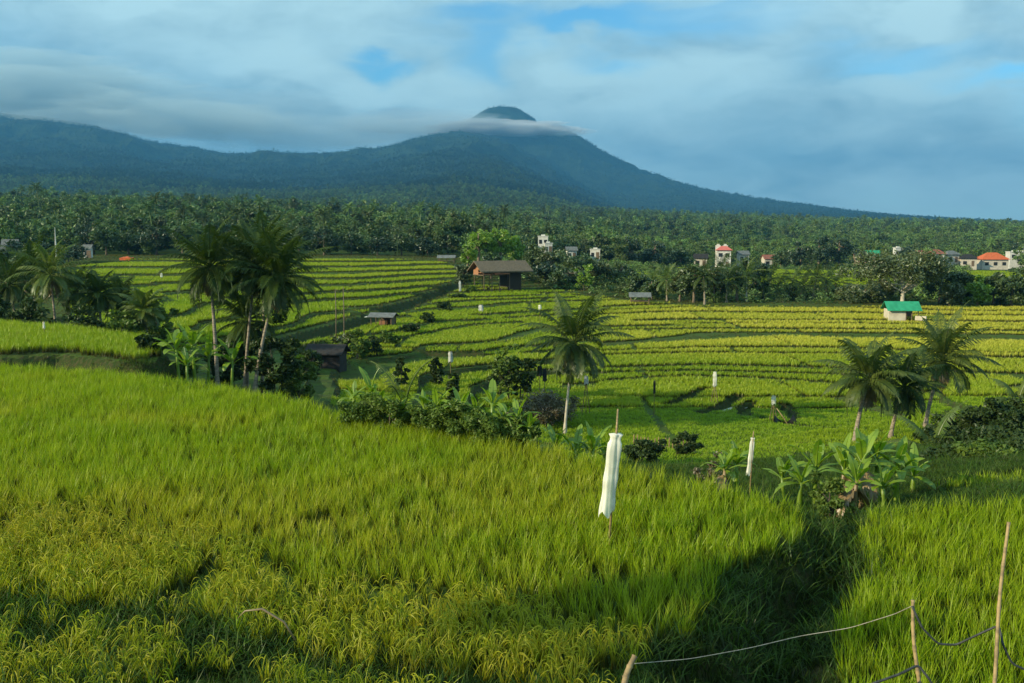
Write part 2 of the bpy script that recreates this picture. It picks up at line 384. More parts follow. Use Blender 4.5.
M['banana_dry'] = leafmat('banana_leaf_dry', (.22, .15, .07), (.30, .21, .10), trans=.2, scale=2)
M['bush'] = leafmat('bush_leaf', (.07, .125, .018), (.13, .19, .03), trans=.25, scale=1.4, gloss=.02)
M['bush_dark'] = leafmat('bush_leaf_dark', (.026, .052, .012), (.05, .078, .018), trans=.2, scale=1.4, gloss=.02)
M['bush_dry'] = leafmat('bush_leaf_dry', (.11, .075, .04), (.15, .14, .05), trans=.2, scale=1.4)
M['tree'] = leafmat('tree_leaf', (.045, .085, .022), (.085, .125, .03), trans=.22, scale=.35)
M['tree_dark'] = leafmat('tree_leaf_dark', (.025, .052, .020), (.042, .075, .024), trans=.2, scale=.35)
M['tree_bright'] = leafmat('tree_leaf_bright', (.16, .28, .018), (.22, .34, .022), trans=.32, scale=.35)
M['tree_grey'] = leafmat('tree_leaf_grey', (.07, .10, .032), (.12, .15, .045), trans=.22, scale=.35)
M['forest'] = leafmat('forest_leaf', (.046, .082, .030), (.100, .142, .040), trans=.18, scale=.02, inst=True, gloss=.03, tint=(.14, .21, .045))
M['forest_high'] = leafmat('mountain_forest_leaf', (.018, .038, .018), (.036, .062, .024), trans=.15, scale=.01, inst=True, gloss=.02, tint=(.10, .15, .045))  # darker copy of the forest leaf, carrying the cloud shade on the mountains
M['bark'] = solid('bark', (.22, .17, .12), (.11, .085, .06), scale=5, stretch=(1, 1, 2), bump=.4)
M['bark_dark'] = solid('bark_dark', (.10, .08, .06), (.06, .05, .04), scale=5, bump=.4)
M['bark_pale'] = solid('bark_pale', (.52, .48, .40), (.36, .32, .26), scale=2.5, bump=.3)
M['palm_bark'] = solid('palm_bark', (.34, .29, .22), (.17, .14, .11), scale=3.0, stretch=(1, 1, 5), bump=.5)
M['cloth_white'] = leafmat('plastic_white', (.86, .85, .82), (.70, .69, .64), trans=.30, scale=5, gloss=.04, rnd=0)
M['cloth_white_'] = solid('plastic_white_stiff', (.82, .83, .82), (.70, .72, .72), scale=9, rough=.42, bump=.5, stretch=(3, 3, .6))
M['cloth_grey'] = solid('plastic_grey', (.50, .52, .50), (.36, .38, .37), scale=9, rough=.6, bump=.3)
M['cloth_black'] = solid('plastic_black', (.022, .024, .026), (.012, .013, .014), scale=9, rough=.6)
M['bamboo'] = solid('bamboo', (.38, .27, .13), (.20, .145, .08), scale=7, stretch=(1, 1, 2.5), rough=.55, bump=.2)
M['wood'] = solid('wood_weathered', (.20, .14, .09), (.10, .075, .055), scale=5, stretch=(6, 6, 1), bump=.3)
M['wood_shaded'] = solid('wood_shaded', (.06, .045, .035), (.035, .028, .022), scale=5, stretch=(6, 6, 1), bump=.3)
M['wood_warm'] = solid('wood_warm', (.42, .20, .10), (.26, .13, .075), scale=5, stretch=(6, 6, 1), bump=.3)
M['thatch'] = solid('thatch', (.20, .15, .10), (.075, .065, .045), scale=3, stretch=(1, 5, 5), bump=.5)
M['rope'] = solid('rope', (.42, .38, .30), (.28, .25, .2), scale=20)
M['hose'] = solid('hose', (.05, .055, .06), (.03, .033, .035), scale=20, rough=.5)
M['roof_green'] = solid('roof_green', (.03, .32, .16), (.02, .24, .12), scale=2, rough=.5)
M['roof_orange'] = solid('roof_orange', (.62, .14, .045), (.48, .11, .04), scale=2)
M['roof_red'] = solid('roof_red', (.30, .11, .075), (.22, .085, .06), scale=2)
M['roof_grey'] = solid('roof_grey', (.17, .18, .18), (.11, .12, .12), scale=2)
M['roof_dark'] = solid('roof_dark', (.035, .032, .03), (.022, .02, .02), scale=2)
M['roof_pink'] = solid('roof_pink', (.62, .16, .13), (.50, .13, .11), scale=2)
M['wall_white'] = solid('wall_white', (.66, .65, .61), (.50, .50, .46), scale=1.5)
M['wall_cream'] = solid('wall_cream', (.60, .54, .44), (.48, .43, .35), scale=1.5)
M['wall_brown'] = solid('wall_brown', (.30, .20, .14), (.22, .15, .11), scale=1.5)
M['glass_dark'] = solid('window_dark', (.03, .035, .04), (.02, .022, .025), scale=2, rough=.2)
M['flower'] = solid('flower', (.75, .72, .45), (.6, .6, .4))

# ground material: mud and short growth on the flats, grass on the banks
gm, t = newmat('ground')
geo = nd(t, 'ShaderNodeNewGeometry'); sx = nd(t, 'ShaderNodeSeparateXYZ'); t.links.new(geo.outputs['Position'], sx.inputs[0])
sn = nd(t, 'ShaderNodeSeparateXYZ'); t.links.new(geo.outputs['True Normal'], sn.inputs[0])
na = nd(t, 'ShaderNodeTexNoise', i_Scale=.5, i_Detail=6.0); t.links.new(geo.outputs['Position'], na.inputs['Vector'])
nb = nd(t, 'ShaderNodeTexNoise', i_Scale=5.0, i_Detail=6.0); t.links.new(geo.outputs['Position'], nb.inputs['Vector'])
nc = nd(t, 'ShaderNodeTexNoise', i_Scale=.012, i_Detail=9.0, i_Roughness=.7); t.links.new(geo.outputs['Position'], nc.inputs['Vector'])
flat = ramp(t, sn.outputs['Z'], .80, .97)
grass = mix(t, ramp(t, nb.outputs['Fac'], .35, .65), (.035, .065, .010), (.07, .11, .02))
mud = mix(t, ramp(t, na.outputs['Fac'], .4, .6), (.055, .075, .018), (.07, .12, .018))
bank = mix(t, ramp(t, nb.outputs['Fac'], .42, .62), (.030, .050, .012), (.055, .055, .022))
near_c = mix(t, flat, bank, mix(t, ramp(t, na.outputs['Fac'], .35, .7), mud, grass))
far_c = mix(t, ramp(t, nc.outputs['Fac'], .38, .62), (.010, .024, .014), (.030, .056, .020))
fy = ramp(t, sx.outputs['Y'], 225., 330.)
p = nd(t, 'ShaderNodeBsdfPrincipled', i_Roughness=.95); p.inputs['Specular IOR Level'].default_value = .1
t.links.new(mix(t, fy, near_c, far_c), p.inputs['Base Color'])
nd2 = nd(t, 'ShaderNodeTexNoise', i_Scale=.035, i_Detail=6.0, i_Roughness=.75); t.links.new(geo.outputs['Position'], nd2.inputs['Vector'])
bp = nd(t, 'ShaderNodeBump', i_Strength=.5, i_Distance=.08); t.links.new(nb.outputs['Fac'], bp.inputs['Height'])
bp2 = nd(t, 'ShaderNodeBump', i_Distance=22.0); t.links.new(nd2.outputs['Fac'], bp2.inputs['Height']); t.links.new(ramp(t, sx.outputs['Y'], 900., 1800., 0., .9), bp2.inputs['Strength'])
t.links.new(bp.outputs[0], bp2.inputs['Normal']); t.links.new(bp2.outputs[0], p.inputs['Normal'])
out(t, p.outputs[0]); M['ground'] = gm

# ------------------------------------------------------------------ ground sheet
us = np.linspace(-1.15, 1.15, 640)
ys = np.concatenate([np.arange(-14, 44, .2), np.arange(44, 205, .27)])
fr = [205.]
while fr[-1] < 11800: fr.append(fr[-1] + max(.8, fr[-1] * .016))
ys = np.concatenate([ys, np.array(fr)])
X = us[None, :] * (ys[:, None] + 22.0); Y = np.broadcast_to(ys[:, None], X.shape)
Z = H(X.ravel(), Y.ravel()).reshape(X.shape)
g = MB(); nr, ncl = X.shape
i = np.arange(nr - 1)[:, None] * ncl + np.arange(ncl - 1)[None]
g.add(np.stack([X, Y, Z], -1).reshape(-1, 3), np.stack([i, i + 1, i + ncl + 1, i + ncl], -1).reshape(-1, 4))
go = link('ground', g.mesh('ground', M['ground'], smooth=False)); tag(go, kind='structure')
rng = np.random.default_rng(7)

# ------------------------------------------------------------------ blades, tufts
def blades(n, hmin, hmax, wdt, spread, lean, segs=4, droop=.5, seed=0, foot=.04):
    r = np.random.default_rng(seed); mb = MB()
    for b in range(n):
        az = r.uniform(0, 2 * math.pi); h = r.uniform(hmin, hmax); ln = lean * r.uniform(.3, 1.0) * h
        bx, by = r.normal(0, foot, 2); dx, dy = math.cos(az), math.sin(az)
        s = np.linspace(0, 1, segs + 1); dr = droop * r.uniform(0, 1)
        px_ = bx + dx * ln * (s ** 1.8 + .15 * s); py_ = by + dy * ln * (s ** 1.8 + .15 * s)
        pz = h * (s - dr * .35 * s ** 3)
        wd = wdt * r.uniform(.7, 1.2) * np.array([.6 + .6 * k if k < .4 else .84 * (1 - ((k - .4) / .6) ** 1.6) + .03 for k in s])
        ta = az + math.pi / 2 + r.uniform(-.7, .7); tx, ty = math.cos(ta), math.sin(ta)
        Lp = np.stack([px_ - tx * wd, py_ - ty * wd, pz], 1); Rp = np.stack([px_ + tx * wd, py_ + ty * wd, pz], 1)
        v = np.empty((2 * (segs + 1), 3)); v[0::2] = Lp; v[1::2] = Rp
        k = np.arange(segs) * 2
        mb.add(v, np.stack([k, k + 1, k + 3, k + 2], 1), np.repeat(s * h / hmax, 2))
    return mb
def ears(mb, n, h, seed):
    r = np.random.default_rng(seed)
    for b in range(n):
        az = r.uniform(0, 2 * math.pi); dx, dy = math.cos(az), math.sin(az); hh = h * r.uniform(.8, 1.05)
        s = np.linspace(0, 1, 6); o = .05 + .16 * s; z = hh + .05 * np.sin(s * 2.2) - .16 * s ** 2
        mb.tube(np.stack([dx * o, dy * o, z], 1), np.array([.002, .005, .0065, .006, .005, .002]), 4, 1.0, cap=False)
    return mb
def raw(name, mb, mats):
    me = mb.mesh(name, mats); return bpy.data.objects.new(name, me)        # a source for scattering, never linked on its own

def scatter(name, pts, scl, rot, tint, sources, label=None, kind='stuff', cat=None):
    n = len(pts); me = bpy.data.meshes.new(name); me.vertices.add(n)
    me.vertices.foreach_set('co', np.asarray(pts, np.float32).ravel())
    a = me.attributes.new('scl', 'FLOAT_VECTOR', 'POINT'); a.data.foreach_set('vector', np.asarray(scl, np.float32).ravel())
    a = me.attributes.new('rot', 'FLOAT_VECTOR', 'POINT'); a.data.foreach_set('vector', np.asarray(rot, np.float32).ravel())
    a = me.attributes.new('tint', 'FLOAT', 'POINT'); a.data.foreach_set('value', np.asarray(tint, np.float32))
    a = me.attributes.new('vid', 'INT', 'POINT'); a.data.foreach_set('value', rng.integers(0, len(sources), n).astype(np.int32))
    o = link(name, me); tag(o, label, cat, kind=kind)
    ng = bpy.data.node_groups.new(name + '_nodes', 'GeometryNodeTree')
    ng.interface.new_socket('Geometry', in_out='INPUT', socket_type='NodeSocketGeometry')
    ng.interface.new_socket('Geometry', in_out='OUTPUT', socket_type='NodeSocketGeometry')
    gi = ng.nodes.new('NodeGroupInput'); gout = ng.nodes.new('NodeGroupOutput')
    iop = ng.nodes.new('GeometryNodeInstanceOnPoints'); ng.links.new(gi.outputs[0], iop.inputs['Points'])
    jn = ng.nodes.new('GeometryNodeJoinGeometry')
    for s in sources:
        oi = ng.nodes.new('GeometryNodeObjectInfo'); oi.inputs['Object'].default_value = s; oi.inputs['As Instance'].default_value = True
        ng.links.new(oi.outputs['Geometry'], jn.inputs[0])
    ng.links.new(jn.outputs[0], iop.inputs['Instance']); iop.inputs['Pick Instance'].default_value = True
    def attr(nm, typ):
        x = ng.nodes.new('GeometryNodeInputNamedAttribute'); x.data_type = typ; x.inputs['Name'].default_value = nm; return x.outputs['Attribute']
    ng.links.new(attr('vid', 'INT'), iop.inputs['Instance Index'])
    ng.links.new(attr('rot', 'FLOAT_VECTOR'), iop.inputs['Rotation']); ng.links.new(attr('scl', 'FLOAT_VECTOR'), iop.inputs['Scale'])
    ng.links.new(iop.outputs[0], gout.inputs[0])
    md = o.modifiers.new('scatter', 'NODES'); md.node_group = ng
    return o
def grid_pts(x0, x1, y0, y1, sp, jit=.3, ang=0.0):
    gx = np.arange(x0, x1, sp); gy = np.arange(y0, y1, sp); a, b = np.meshgrid(gx, gy); a = a.ravel(); b = b.ravel()
    a = a + rng.uniform(-jit, jit, a.size) * sp; b = b + rng.uniform(-jit, jit, a.size) * sp
    if ang:
        cx, cyy = (x0 + x1) / 2, (y0 + y1) / 2; c, s = math.cos(ang), math.sin(ang)
        a, b = cx + (a - cx) * c - (b - cyy) * s, cyy + (a - cx) * s + (b - cyy) * c
    return a, b
def in_view(x, y, m=3.0, k=.60): return np.abs(x) < y * k + m
def rots(n, tilt=.12): return np.stack([rng.normal(0, tilt, n), rng.normal(0, tilt, n), rng.uniform(0, 6.283, n)], 1)

# near fields
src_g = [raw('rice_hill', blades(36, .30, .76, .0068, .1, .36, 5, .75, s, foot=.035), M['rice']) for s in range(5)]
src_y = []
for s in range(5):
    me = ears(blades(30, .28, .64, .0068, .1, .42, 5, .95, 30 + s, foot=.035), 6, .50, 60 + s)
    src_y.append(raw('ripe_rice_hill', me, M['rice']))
xa, ya = grid_pts(-28, 18, 5, 42, .228, .24, R(12))
k = in_view(xa, ya) & (ya > 6.5); xa, ya = xa[k], ya[k]
sdA, sdB, sdC = sdist(POLY_A, xa, ya), sdist(POLY_B, xa, ya), sdist(POLY_C, xa, ya)
# the line where the tall green rice of the left field gives way to the lower yellow rice, then the weedy bund
GY = [on(-200, 455, -4.85), on(0, 482, -4.85), (on(120, 500, -4.85)), on(250, 528, -4.85), on(400, 556, -4.85), on(560, 572, -4.85), on(640, 592, -4.85), on(700, 606, -4.85)]
BU = [on(-200, 545, -5.1), on(0, 568, -5.1), on(150, 594, -5.1), on(330, 626, -5.1), on(480, 658, -5.1), on(600, 690, -5.1), on(700, 720, -5.1)]
def above(line, x, y):
    lx = np.array([p_[0] for p_ in line]); ly = np.array([p_[1] for p_ in line])
    o = np.argsort(lx); return y - np.interp(x, lx[o], ly[o])
wy = (fbm(xa * .6, ya * .6, 41, 3) - .5) * 2.4
gy = above(GY, xa, ya) + wy; bu = above(BU, xa, ya) + (fbm(xa * .9, ya * .9, 43, 2) - .5) * .8
gaps = fbm(xa * .8, ya * .8, 77, 3)
patchy = fbm(xa * .22, ya * .22, 91, 3)
inA = sdA > .12
green = (inA & (gy > .15) & ((gaps > .20) | (gy > 3))) | (sdB > .1)
yel = inA & (gy < -.1) & (bu > .0) & (gaps > .28)
near_y = inA & (bu < -.75) & (gaps > .33)
za = H(xa, ya)
def tri(x, y, z): return np.stack([x, y, z], 1)
def mk(mask, smin, smax, tint, src, name, label, tilt=.1):
    full_t = np.zeros(len(mask)); full_t[mask] = tint; mask = mask & (rng.uniform(0, 1, len(mask)) > .07); tint = full_t[mask]; n = int(mask.sum()); s = rng.uniform(smin, smax, n) * (0.86 + .28 * fbm(xa[mask] * .35, ya[mask] * .35, 55, 2))
    return scatter(name, tri(xa[mask], ya[mask], za[mask] - .02), np.stack([s * 1.05, s * 1.05, s], 1), rots(n, tilt), tint, src, label)
tg = np.clip(.02 + .38 * sstep(.52, .72, patchy[green]) + rng.normal(0, .07, green.sum()) + .28 * sstep(4.0, 0., np.where(sdB[green] > 0, 99, gy[green])), 0, 1)
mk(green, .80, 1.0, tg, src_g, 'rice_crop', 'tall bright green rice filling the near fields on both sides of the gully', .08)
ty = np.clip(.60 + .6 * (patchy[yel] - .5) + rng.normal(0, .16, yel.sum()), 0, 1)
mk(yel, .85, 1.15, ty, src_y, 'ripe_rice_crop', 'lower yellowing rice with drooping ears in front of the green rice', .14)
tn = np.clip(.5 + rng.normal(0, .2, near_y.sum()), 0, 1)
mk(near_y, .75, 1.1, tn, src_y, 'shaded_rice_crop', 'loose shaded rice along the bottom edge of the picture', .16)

# left field beyond the ditch (finer, paler)
src_m = [raw('rice_hill', blades(16, .45, .68, .014, .1, .40, 3, .4, 200 + s), M['rice_far']) for s in range(4)]
xb, yb = grid_pts(-50, -8, 40, 74, .27, .35, R(4)); k = in_view(xb, yb, 3) & (sdist(POLY_C, xb, yb) > .2); xb, yb = xb[k], yb[k]
zb = H(xb, yb); n = len(xb); s = rng.uniform(.85, 1.05, n)
scatter('young_rice_crop', tri(xb, yb, zb), np.stack([s, s, s], 1), rots(n, .08), np.clip(.06 + rng.normal(0, .05, n), 0, 1), src_m, 'smooth bright green rice on the raised field at the left edge')

xb, yb = grid_pts(8, 36, 26, 44, .25, .35, R(4)); k = in_view(xb, yb, 3) & (sdist(POLY_D, xb, yb) > .1); xb, yb = xb[k], yb[k]
zb = H(xb, yb); n = len(xb); s = rng.uniform(.8, 1.0, n)
scatter('far_right_rice_crop', tri(xb, yb, zb), np.stack([s, s, s], 1), rots(n, .08), np.clip(.1 + rng.normal(0, .05, n), 0, 1), src_m, 'narrow strip of bright green rice at the right edge, below the dark thicket')
# valley terraces
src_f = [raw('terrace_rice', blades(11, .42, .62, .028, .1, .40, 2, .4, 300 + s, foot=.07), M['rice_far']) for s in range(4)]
src_s = [raw('terrace_seedling', blades(12, .20, .27, .016, .1, .55, 2, .5, 330 + s, foot=.10), M['seedling']) for s in range(4)]
PX, PYv, PS, TT, KIND = [], [], [], [], []
for y0, y1, sp in ((44, 72, .22), (72, 100, .34), (100, 140, .48), (140, 203, .60)):
    a, b = grid_pts(-.62 * y1 - 4, .62 * y1 + 4, y0, y1, sp, .3); k = in_view(a, b, 5); PX.append(a[k]); PYv.append(b[k]); PS.append(np.full(k.sum(), sp / .27))
px_, py_, ps_ = map(np.concatenate, (PX, PYv, PS))
zf, ff, kf, sf = H(px_, py_, full=True)
col = 512 + F_PX * px_ / py_
dl = line_side(px_, py_); okm = (ff < np.where((dl > 0) | (py_ < 68), .92, .93 - .10 * (vnoise(px_ / 9., kf * 2.3, 17) - .35) - .17 * ((col < 560) & (py_ > 60) & (py_ < 84)))) & (ff > .02 + .06 * vnoise(px_ / 5., kf * 1.7, 19))
okm &= (sdist(POLY_A, px_, py_) < -1.5) & (sdist(POLY_C, px_, py_) < -1.3)
for pts, wd in TRENCH: okm &= ldist(pts, px_, py_) > wd * .62
dl = np.abs(line_side(px_, py_)); okm &= ~((dl < 2.3) & (py_ > 72) & (py_ < 165))
# cross banks: each terrace is cut in lengths of its own
seg = vnoise(kf * 3.7 + 9, px_ * 0 + 2.5, 71) * 17
cx_ = (px_ + seg) / (13 + 9 * vnoise(kf * 1.3, kf * 0 + .5, 72)); fc = cx_ - np.floor(cx_)
okm &= (fc > .03)
far_edge = np.interp(col, [0, 60, 130, 440, 480, 560, 620, 700, 1024, 1300], [150, 160, 198, 198, 150, 147, 134, 128, 126, 126])
okm &= py_ < far_edge
okm &= ~((col < 70) & (py_ < 175)) & ~((py_ < 75) & (col < 330)) & ~((py_ < 52) & (col < 560)) & ~((py_ < 47) & (col > 800))
seed_zone = (py_ < 66 + 6 * (fbm(px_ / 14, py_ / 14, 61, 2) - .5) * 2) & (col > 330)
field_r = _hash(kf + 1000, np.floor(cx_), 99)
tint = .02 + .24 * field_r ** 2
gold = sstep(540, 720, col) * sstep(80, 96, py_) * (1 - sstep(150, 170, py_))
tint = tint + gold * (.50 + .45 * field_r) + sstep(850, 1000, col) * sstep(66, 80, py_) * .35
tint = np.where((col < 620), tint + sstep(140, 190, py_) * .12, tint)
tint = np.clip(tint + rng.normal(0, .04, len(tint)), 0, 1)
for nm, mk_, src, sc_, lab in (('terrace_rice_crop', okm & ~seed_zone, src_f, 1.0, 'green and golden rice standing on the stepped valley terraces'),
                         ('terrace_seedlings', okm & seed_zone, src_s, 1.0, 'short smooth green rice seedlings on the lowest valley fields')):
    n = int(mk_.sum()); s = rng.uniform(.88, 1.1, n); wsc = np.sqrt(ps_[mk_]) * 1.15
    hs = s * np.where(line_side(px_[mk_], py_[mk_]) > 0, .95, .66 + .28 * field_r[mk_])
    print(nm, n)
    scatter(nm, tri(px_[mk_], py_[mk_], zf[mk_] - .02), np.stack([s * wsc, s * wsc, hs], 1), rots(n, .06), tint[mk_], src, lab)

# weeds on banks, ditches and rough ground
src_w = [raw('weed_tuft', blades(30, .08, .32, .0075, .1, 1.0, 3, 1.2, 400 + s, foot=.11), M['weed']) for s in range(5)]
a, b = grid_pts(-26, 22, 5.5, 44, .17, .5); k = in_view(a, b, 2.5); a, b = a[k], b[k]
sA, sB, sC = sdist(POLY_A, a, b), sdist(POLY_B, a, b), sdist(POLY_C, a, b)
bu_ = above(BU, a, b)
k = ((sA < .35) & (sB < .3) & (sC < .2)) | ((sA > 0) & (bu_ < .5)); a, b = a[k], b[k]
zz = H(a, b); n = len(a); s = rng.uniform(.5, 1.15, n) * (.6 + .9 * fbm(a * .8, b * .8, 66, 2)) * np.where(sA[k] > 0, 1.35, np.where(b < 26, 1.4, 1.1))
scatter('wild_grass', tri(a, b, zz - .02), np.stack([s, s, s], 1), rots(n, .25), np.clip(rng.normal(.15, .2, n), 0, 1), src_w, 'low dark weeds and grass on the banks and in the gully')
src_v = [raw('bank_tuft', blades(9, .2, .45, .03, .1, .8, 2, .8, 430 + s, foot=.12), M['bank']) for s in range(4)]
a, b = grid_pts(-120, 120, 40, 225, .62, .5); k = in_view(a, b, 4); a, b = a[k], b[k]
zz, f_, k_, s_ = H(a, b, full=True); c_ = 512 + F_PX * a / b
rough = (f_ > np.where(line_side(a, b) > 0, .92, .91)) | (b < 52) | (b > np.interp(c_, [0, 60, 130, 440, 480, 560, 620, 700, 1024, 1300], [150, 160, 198, 198, 150, 147, 134, 128, 126, 126])) | ((np.abs(line_side(a, b)) < 2.4) & (b < 165) & (b > 72)) | (c_ < 70)
rough &= (sdist(POLY_A, a, b) < -.2) & (sdist(POLY_D, a, b) < 0) & (sdist(POLY_C, a, b) < -.1) & (rng.uniform(0, 1, len(a)) < .8)
a, b, zz = a[rough], b[rough], zz[rough]; n = len(a); s = rng.uniform(.35, .95, n) * np.where(b > 100, 1.0, .8)
print('bank', n)
scatter('bank_grass', tri(a, b, zz - .03), np.stack([s * 1.3, s * 1.3, s * .8], 1), rots(n, .2), np.clip(rng.normal(.35, .25, n), 0, 1), src_v, 'rough dark grass along the terrace banks of the valley')

# ------------------------------------------------------------------ plants
def leaf_quads(C, size, r, up=.35, aspect=.55):
    """one bent leaf quad at each point of C"""
    n = len(C); nrm = r.normal(0, 1, (n, 3)); nrm[:, 2] = np.abs(nrm[:, 2]) + up; nrm /= np.linalg.norm(nrm, axis=1)[:, None]
    a = np.cross(nrm, r.normal(0, 1, (n, 3))); a /= np.linalg.norm(a, axis=1)[:, None] + 1e-9; b = np.cross(nrm, a)
    s = size * r.uniform(.6, 1.3, n)[:, None]
    v = np.stack([C - a * s, C - b * s * aspect - nrm * s * .15, C + a * s, C + b * s * aspect - nrm * s * .15], 1).reshape(-1, 3)
    q = np.arange(n * 4).reshape(-1, 4); return v, q
def crown_mb(rad, h0, h1_, nclump, nleaf, size, seed, clump=.42, flat=1.0, lobes=.35, bot=.0):
    """leaf clumps round the ends of limbs; returns mesh and clump centres"""
    r = np.random.default_rng(seed); mb = MB(); cs = []
    cz, hz = (h0 + h1_) / 2, (h1_ - h0) / 2
    for i in range(nclump):
        th = r.uniform(0, 2 * math.pi); u = r.uniform(-1 + bot, 1); ph = math.sqrt(max(0, 1 - u * u)); rr = r.uniform(.45, 1.0) * (1 + lobes * math.sin(th * 3 + seed) * .5)
        c = np.array([rad * rr * ph * math.cos(th), rad * rr * ph * math.sin(th), cz + hz * u * rr * flat]); cs.append(c)
        k = max(6, int(nleaf / nclump * r.uniform(.6, 1.4))); cr = clump * rad * r.uniform(.6, 1.15)
        d = r.normal(0, 1, (k, 3)); d /= np.linalg.norm(d, axis=1)[:, None]; C = c + d * (cr * r.uniform(.05, 1.35, k) ** .8)[:, None] * np.array([1, 1, .7])
        v, q = leaf_quads(C, size, r); mb.add(v, q, (v[:, 2] - h0) / (h1_ - h0))
    return mb, cs
def trunk_mb(h, r0, cs, seed, lean=(0, 0), nl=7, base=-.3, fork=.45):
    r = np.random.default_rng(seed + 5); mb = MB()
    s = np.linspace(0, 1, 7); wx = r.normal(0, .02 * h, 7).cumsum() * .5; wy_ = r.normal(0, .02 * h, 7).cumsum() * .5
    P = np.stack([lean[0] * s + wx * s, lean[1] * s + wy_ * s, base + (h - base) * s], 1)
    mb.tube(P, r0 * (1 - .65 * s) * np.where(s < .08, 1.35, 1), 8)
    idx = r.permutation(len(cs))[:nl]
    for i in idx:
        c = cs[i]; s0 = r.uniform(fork, .95); a = np.array([np.interp(s0, s, P[:, j]) for j in range(3)])
        q = np.linspace(0, 1, 5)[:, None]; mid = (a + c) / 2 + np.array([0, 0, -.08 * h]) + r.normal(0, .03 * h, 3)
        Q = (1 - q) ** 2 * a + 2 * q * (1 - q) * mid + q ** 2 * c
        mb.tube(Q, r0 * .42 * (1 - .8 * q[:, 0]), 6)
    return mb
def frond(mb, base, az, el, Lf, seed, nl=34, leaf=.55, droop=1.0, lw=.022, twist=0., stiff=.0):
    """one palm frond: midrib and two rows of hanging leaflets"""
    r = np.random.default_rng(seed); ns = 12; s = np.linspace(0, 1, ns)
    ang = el - droop * (1.35 * s ** 1.5)
    ds = Lf / (ns - 1); hx = np.concatenate([[0], np.cumsum(np.cos(ang[:-1]) * ds)]); hz = np.concatenate([[0], np.cumsum(np.sin(ang[:-1]) * ds)])
    side = twist * s ** 2 * Lf
    ca, sa = math.cos(az), math.sin(az)
    P = np.stack([base[0] + hx * ca - side * sa, base[1] + hx * sa + side * ca, base[2] + hz], 1)
    mb.tube(P, .028 * (1 - .85 * s) + .004, 4, .2, cap=False)
    t_ = np.linspace(.13, .995, nl)
    B = np.stack([np.interp(t_, s, P[:, j]) for j in range(3)], 1)
    T = np.gradient(B, axis=0); T /= np.linalg.norm(T, axis=1)[:, None]
    S = np.cross(T, [0, 0, 1.]); S /= np.linalg.norm(S, axis=1)[:, None] + 1e-9
    U = np.cross(S, T)
    env = np.sin(np.clip(t_ * 1.05 + .12, 0, 1) * math.pi) ** .6 * leaf * .95 + .05
    for sg_ in (-1, 1):
        ln = env * r.uniform(.8, 1.1, nl); dr = r.uniform(.35, .95, nl)
        D1 = S * sg_ * .80 + T * .50 + U * .18; D1 /= np.linalg.norm(D1, axis=1)[:, None]
        D2 = D1 * .55 + T * .15 + np.array([0, 0, -1]) * dr[:, None]; D2 /= np.linalg.norm(D2, axis=1)[:, None]
        m1 = B + D1 * ln[:, None] * .45; m2 = m1 + D2 * ln[:, None] * .58
        Wv = T * lw; 
        v = np.stack([B - Wv * .5, B + Wv * .5, m1 - Wv, m1 + Wv, m2 - Wv * .2, m2 + Wv * .2], 1).reshape(-1, 3)
        o = np.arange(nl)[:, None] * 6
        q = np.vstack([o + np.array([0, 1, 3, 2]), o + np.array([2, 3, 5, 4])])
        mb.add(v, q, .8)
def palm(label, px, d, crown, L_, mat='palm', nf=22, seed=1, r0=.16, dry=3, base_py=None, group='coconut palms in the valley', upb=0, leaf=.60, lw=.036, nuts=True, droop=.95, name='coconut_palm', bark='palm_bark', nl=36):
    """crown = pixel of the top of the trunk; the palm stands on the ground d metres ahead"""
    x = (px - 512) / F_PX * d * .995; z0 = h1(x, d); top = at(crown[0], crown[1], d + .3)
    r = random.Random(seed)
    o = thing(name, label, 'palm tree', (x, d, z0), 0, group)
    tp = np.array([top.x - x, top.y - d, top.z - z0]); s = np.linspace(0, 1, 14)
    P = np.stack([tp[0] * (s ** 1.35), tp[1] * s, tp[2] * s + 0 * s], 1); P[0, 2] = -.4
    rad = r0 * .72 * (1.0 - .45 * s); rad[0] *= 1.7; rad[1] *= 1.25; rad = rad * np.where(np.arange(14) % 2, 1.05, .96)
    tb = MB(); tb.tube(P, rad, 10); part('trunk', tb, M[bark], o, True)
    c = MB(); 
    nf = int(nf * 1.0)
    for i in range(nf):
        q = (i + .5) / nf; az = i * 2.39996 + r.uniform(-.3, .3); el = R(84) - R(134 - upb) * q ** .88 + r.uniform(-.12, .12)
        frond(c, tp + np.array([0, 0, .05]), az, el, 1.38 * L_ * r.uniform(.85, 1.08) * (.72 + .28 * math.sin(math.pi * min(1, q + .25))), seed * 100 + i, nl, leaf, droop * (.75 + .5 * q) * r.uniform(.85, 1.2), lw, r.uniform(-.12, .12))
    part('crown', c, M[mat], o)
    if dry:
        c = MB()
        for i in range(dry):
            frond(c, tp + np.array([0, 0, -.12]), r.uniform(0, 6.28), R(-45) - r.random() * .6, L_ * .6, seed * 77 + i, 20, leaf * .8, .9, lw)
        part('dead_frond', c, M['palm_dry'], o)
    if nuts:
        c = MB()
        for i in range(7):
            a_ = r.uniform(0, 6.28); cc = tp + np.array([.09 * math.cos(i * .9), .09 * math.sin(i * .9), -.12 - r.random() * .06]); ss = np.linspace(0, math.pi, 6)
            c.tube(np.stack([0 * ss + cc[0], 0 * ss + cc[1], cc[2] - .11 * np.cos(ss)], 1), .095 * np.sin(ss) + .002, 6)
        part('coconut_cluster', c, M['palm_light'], o, True)
    return o
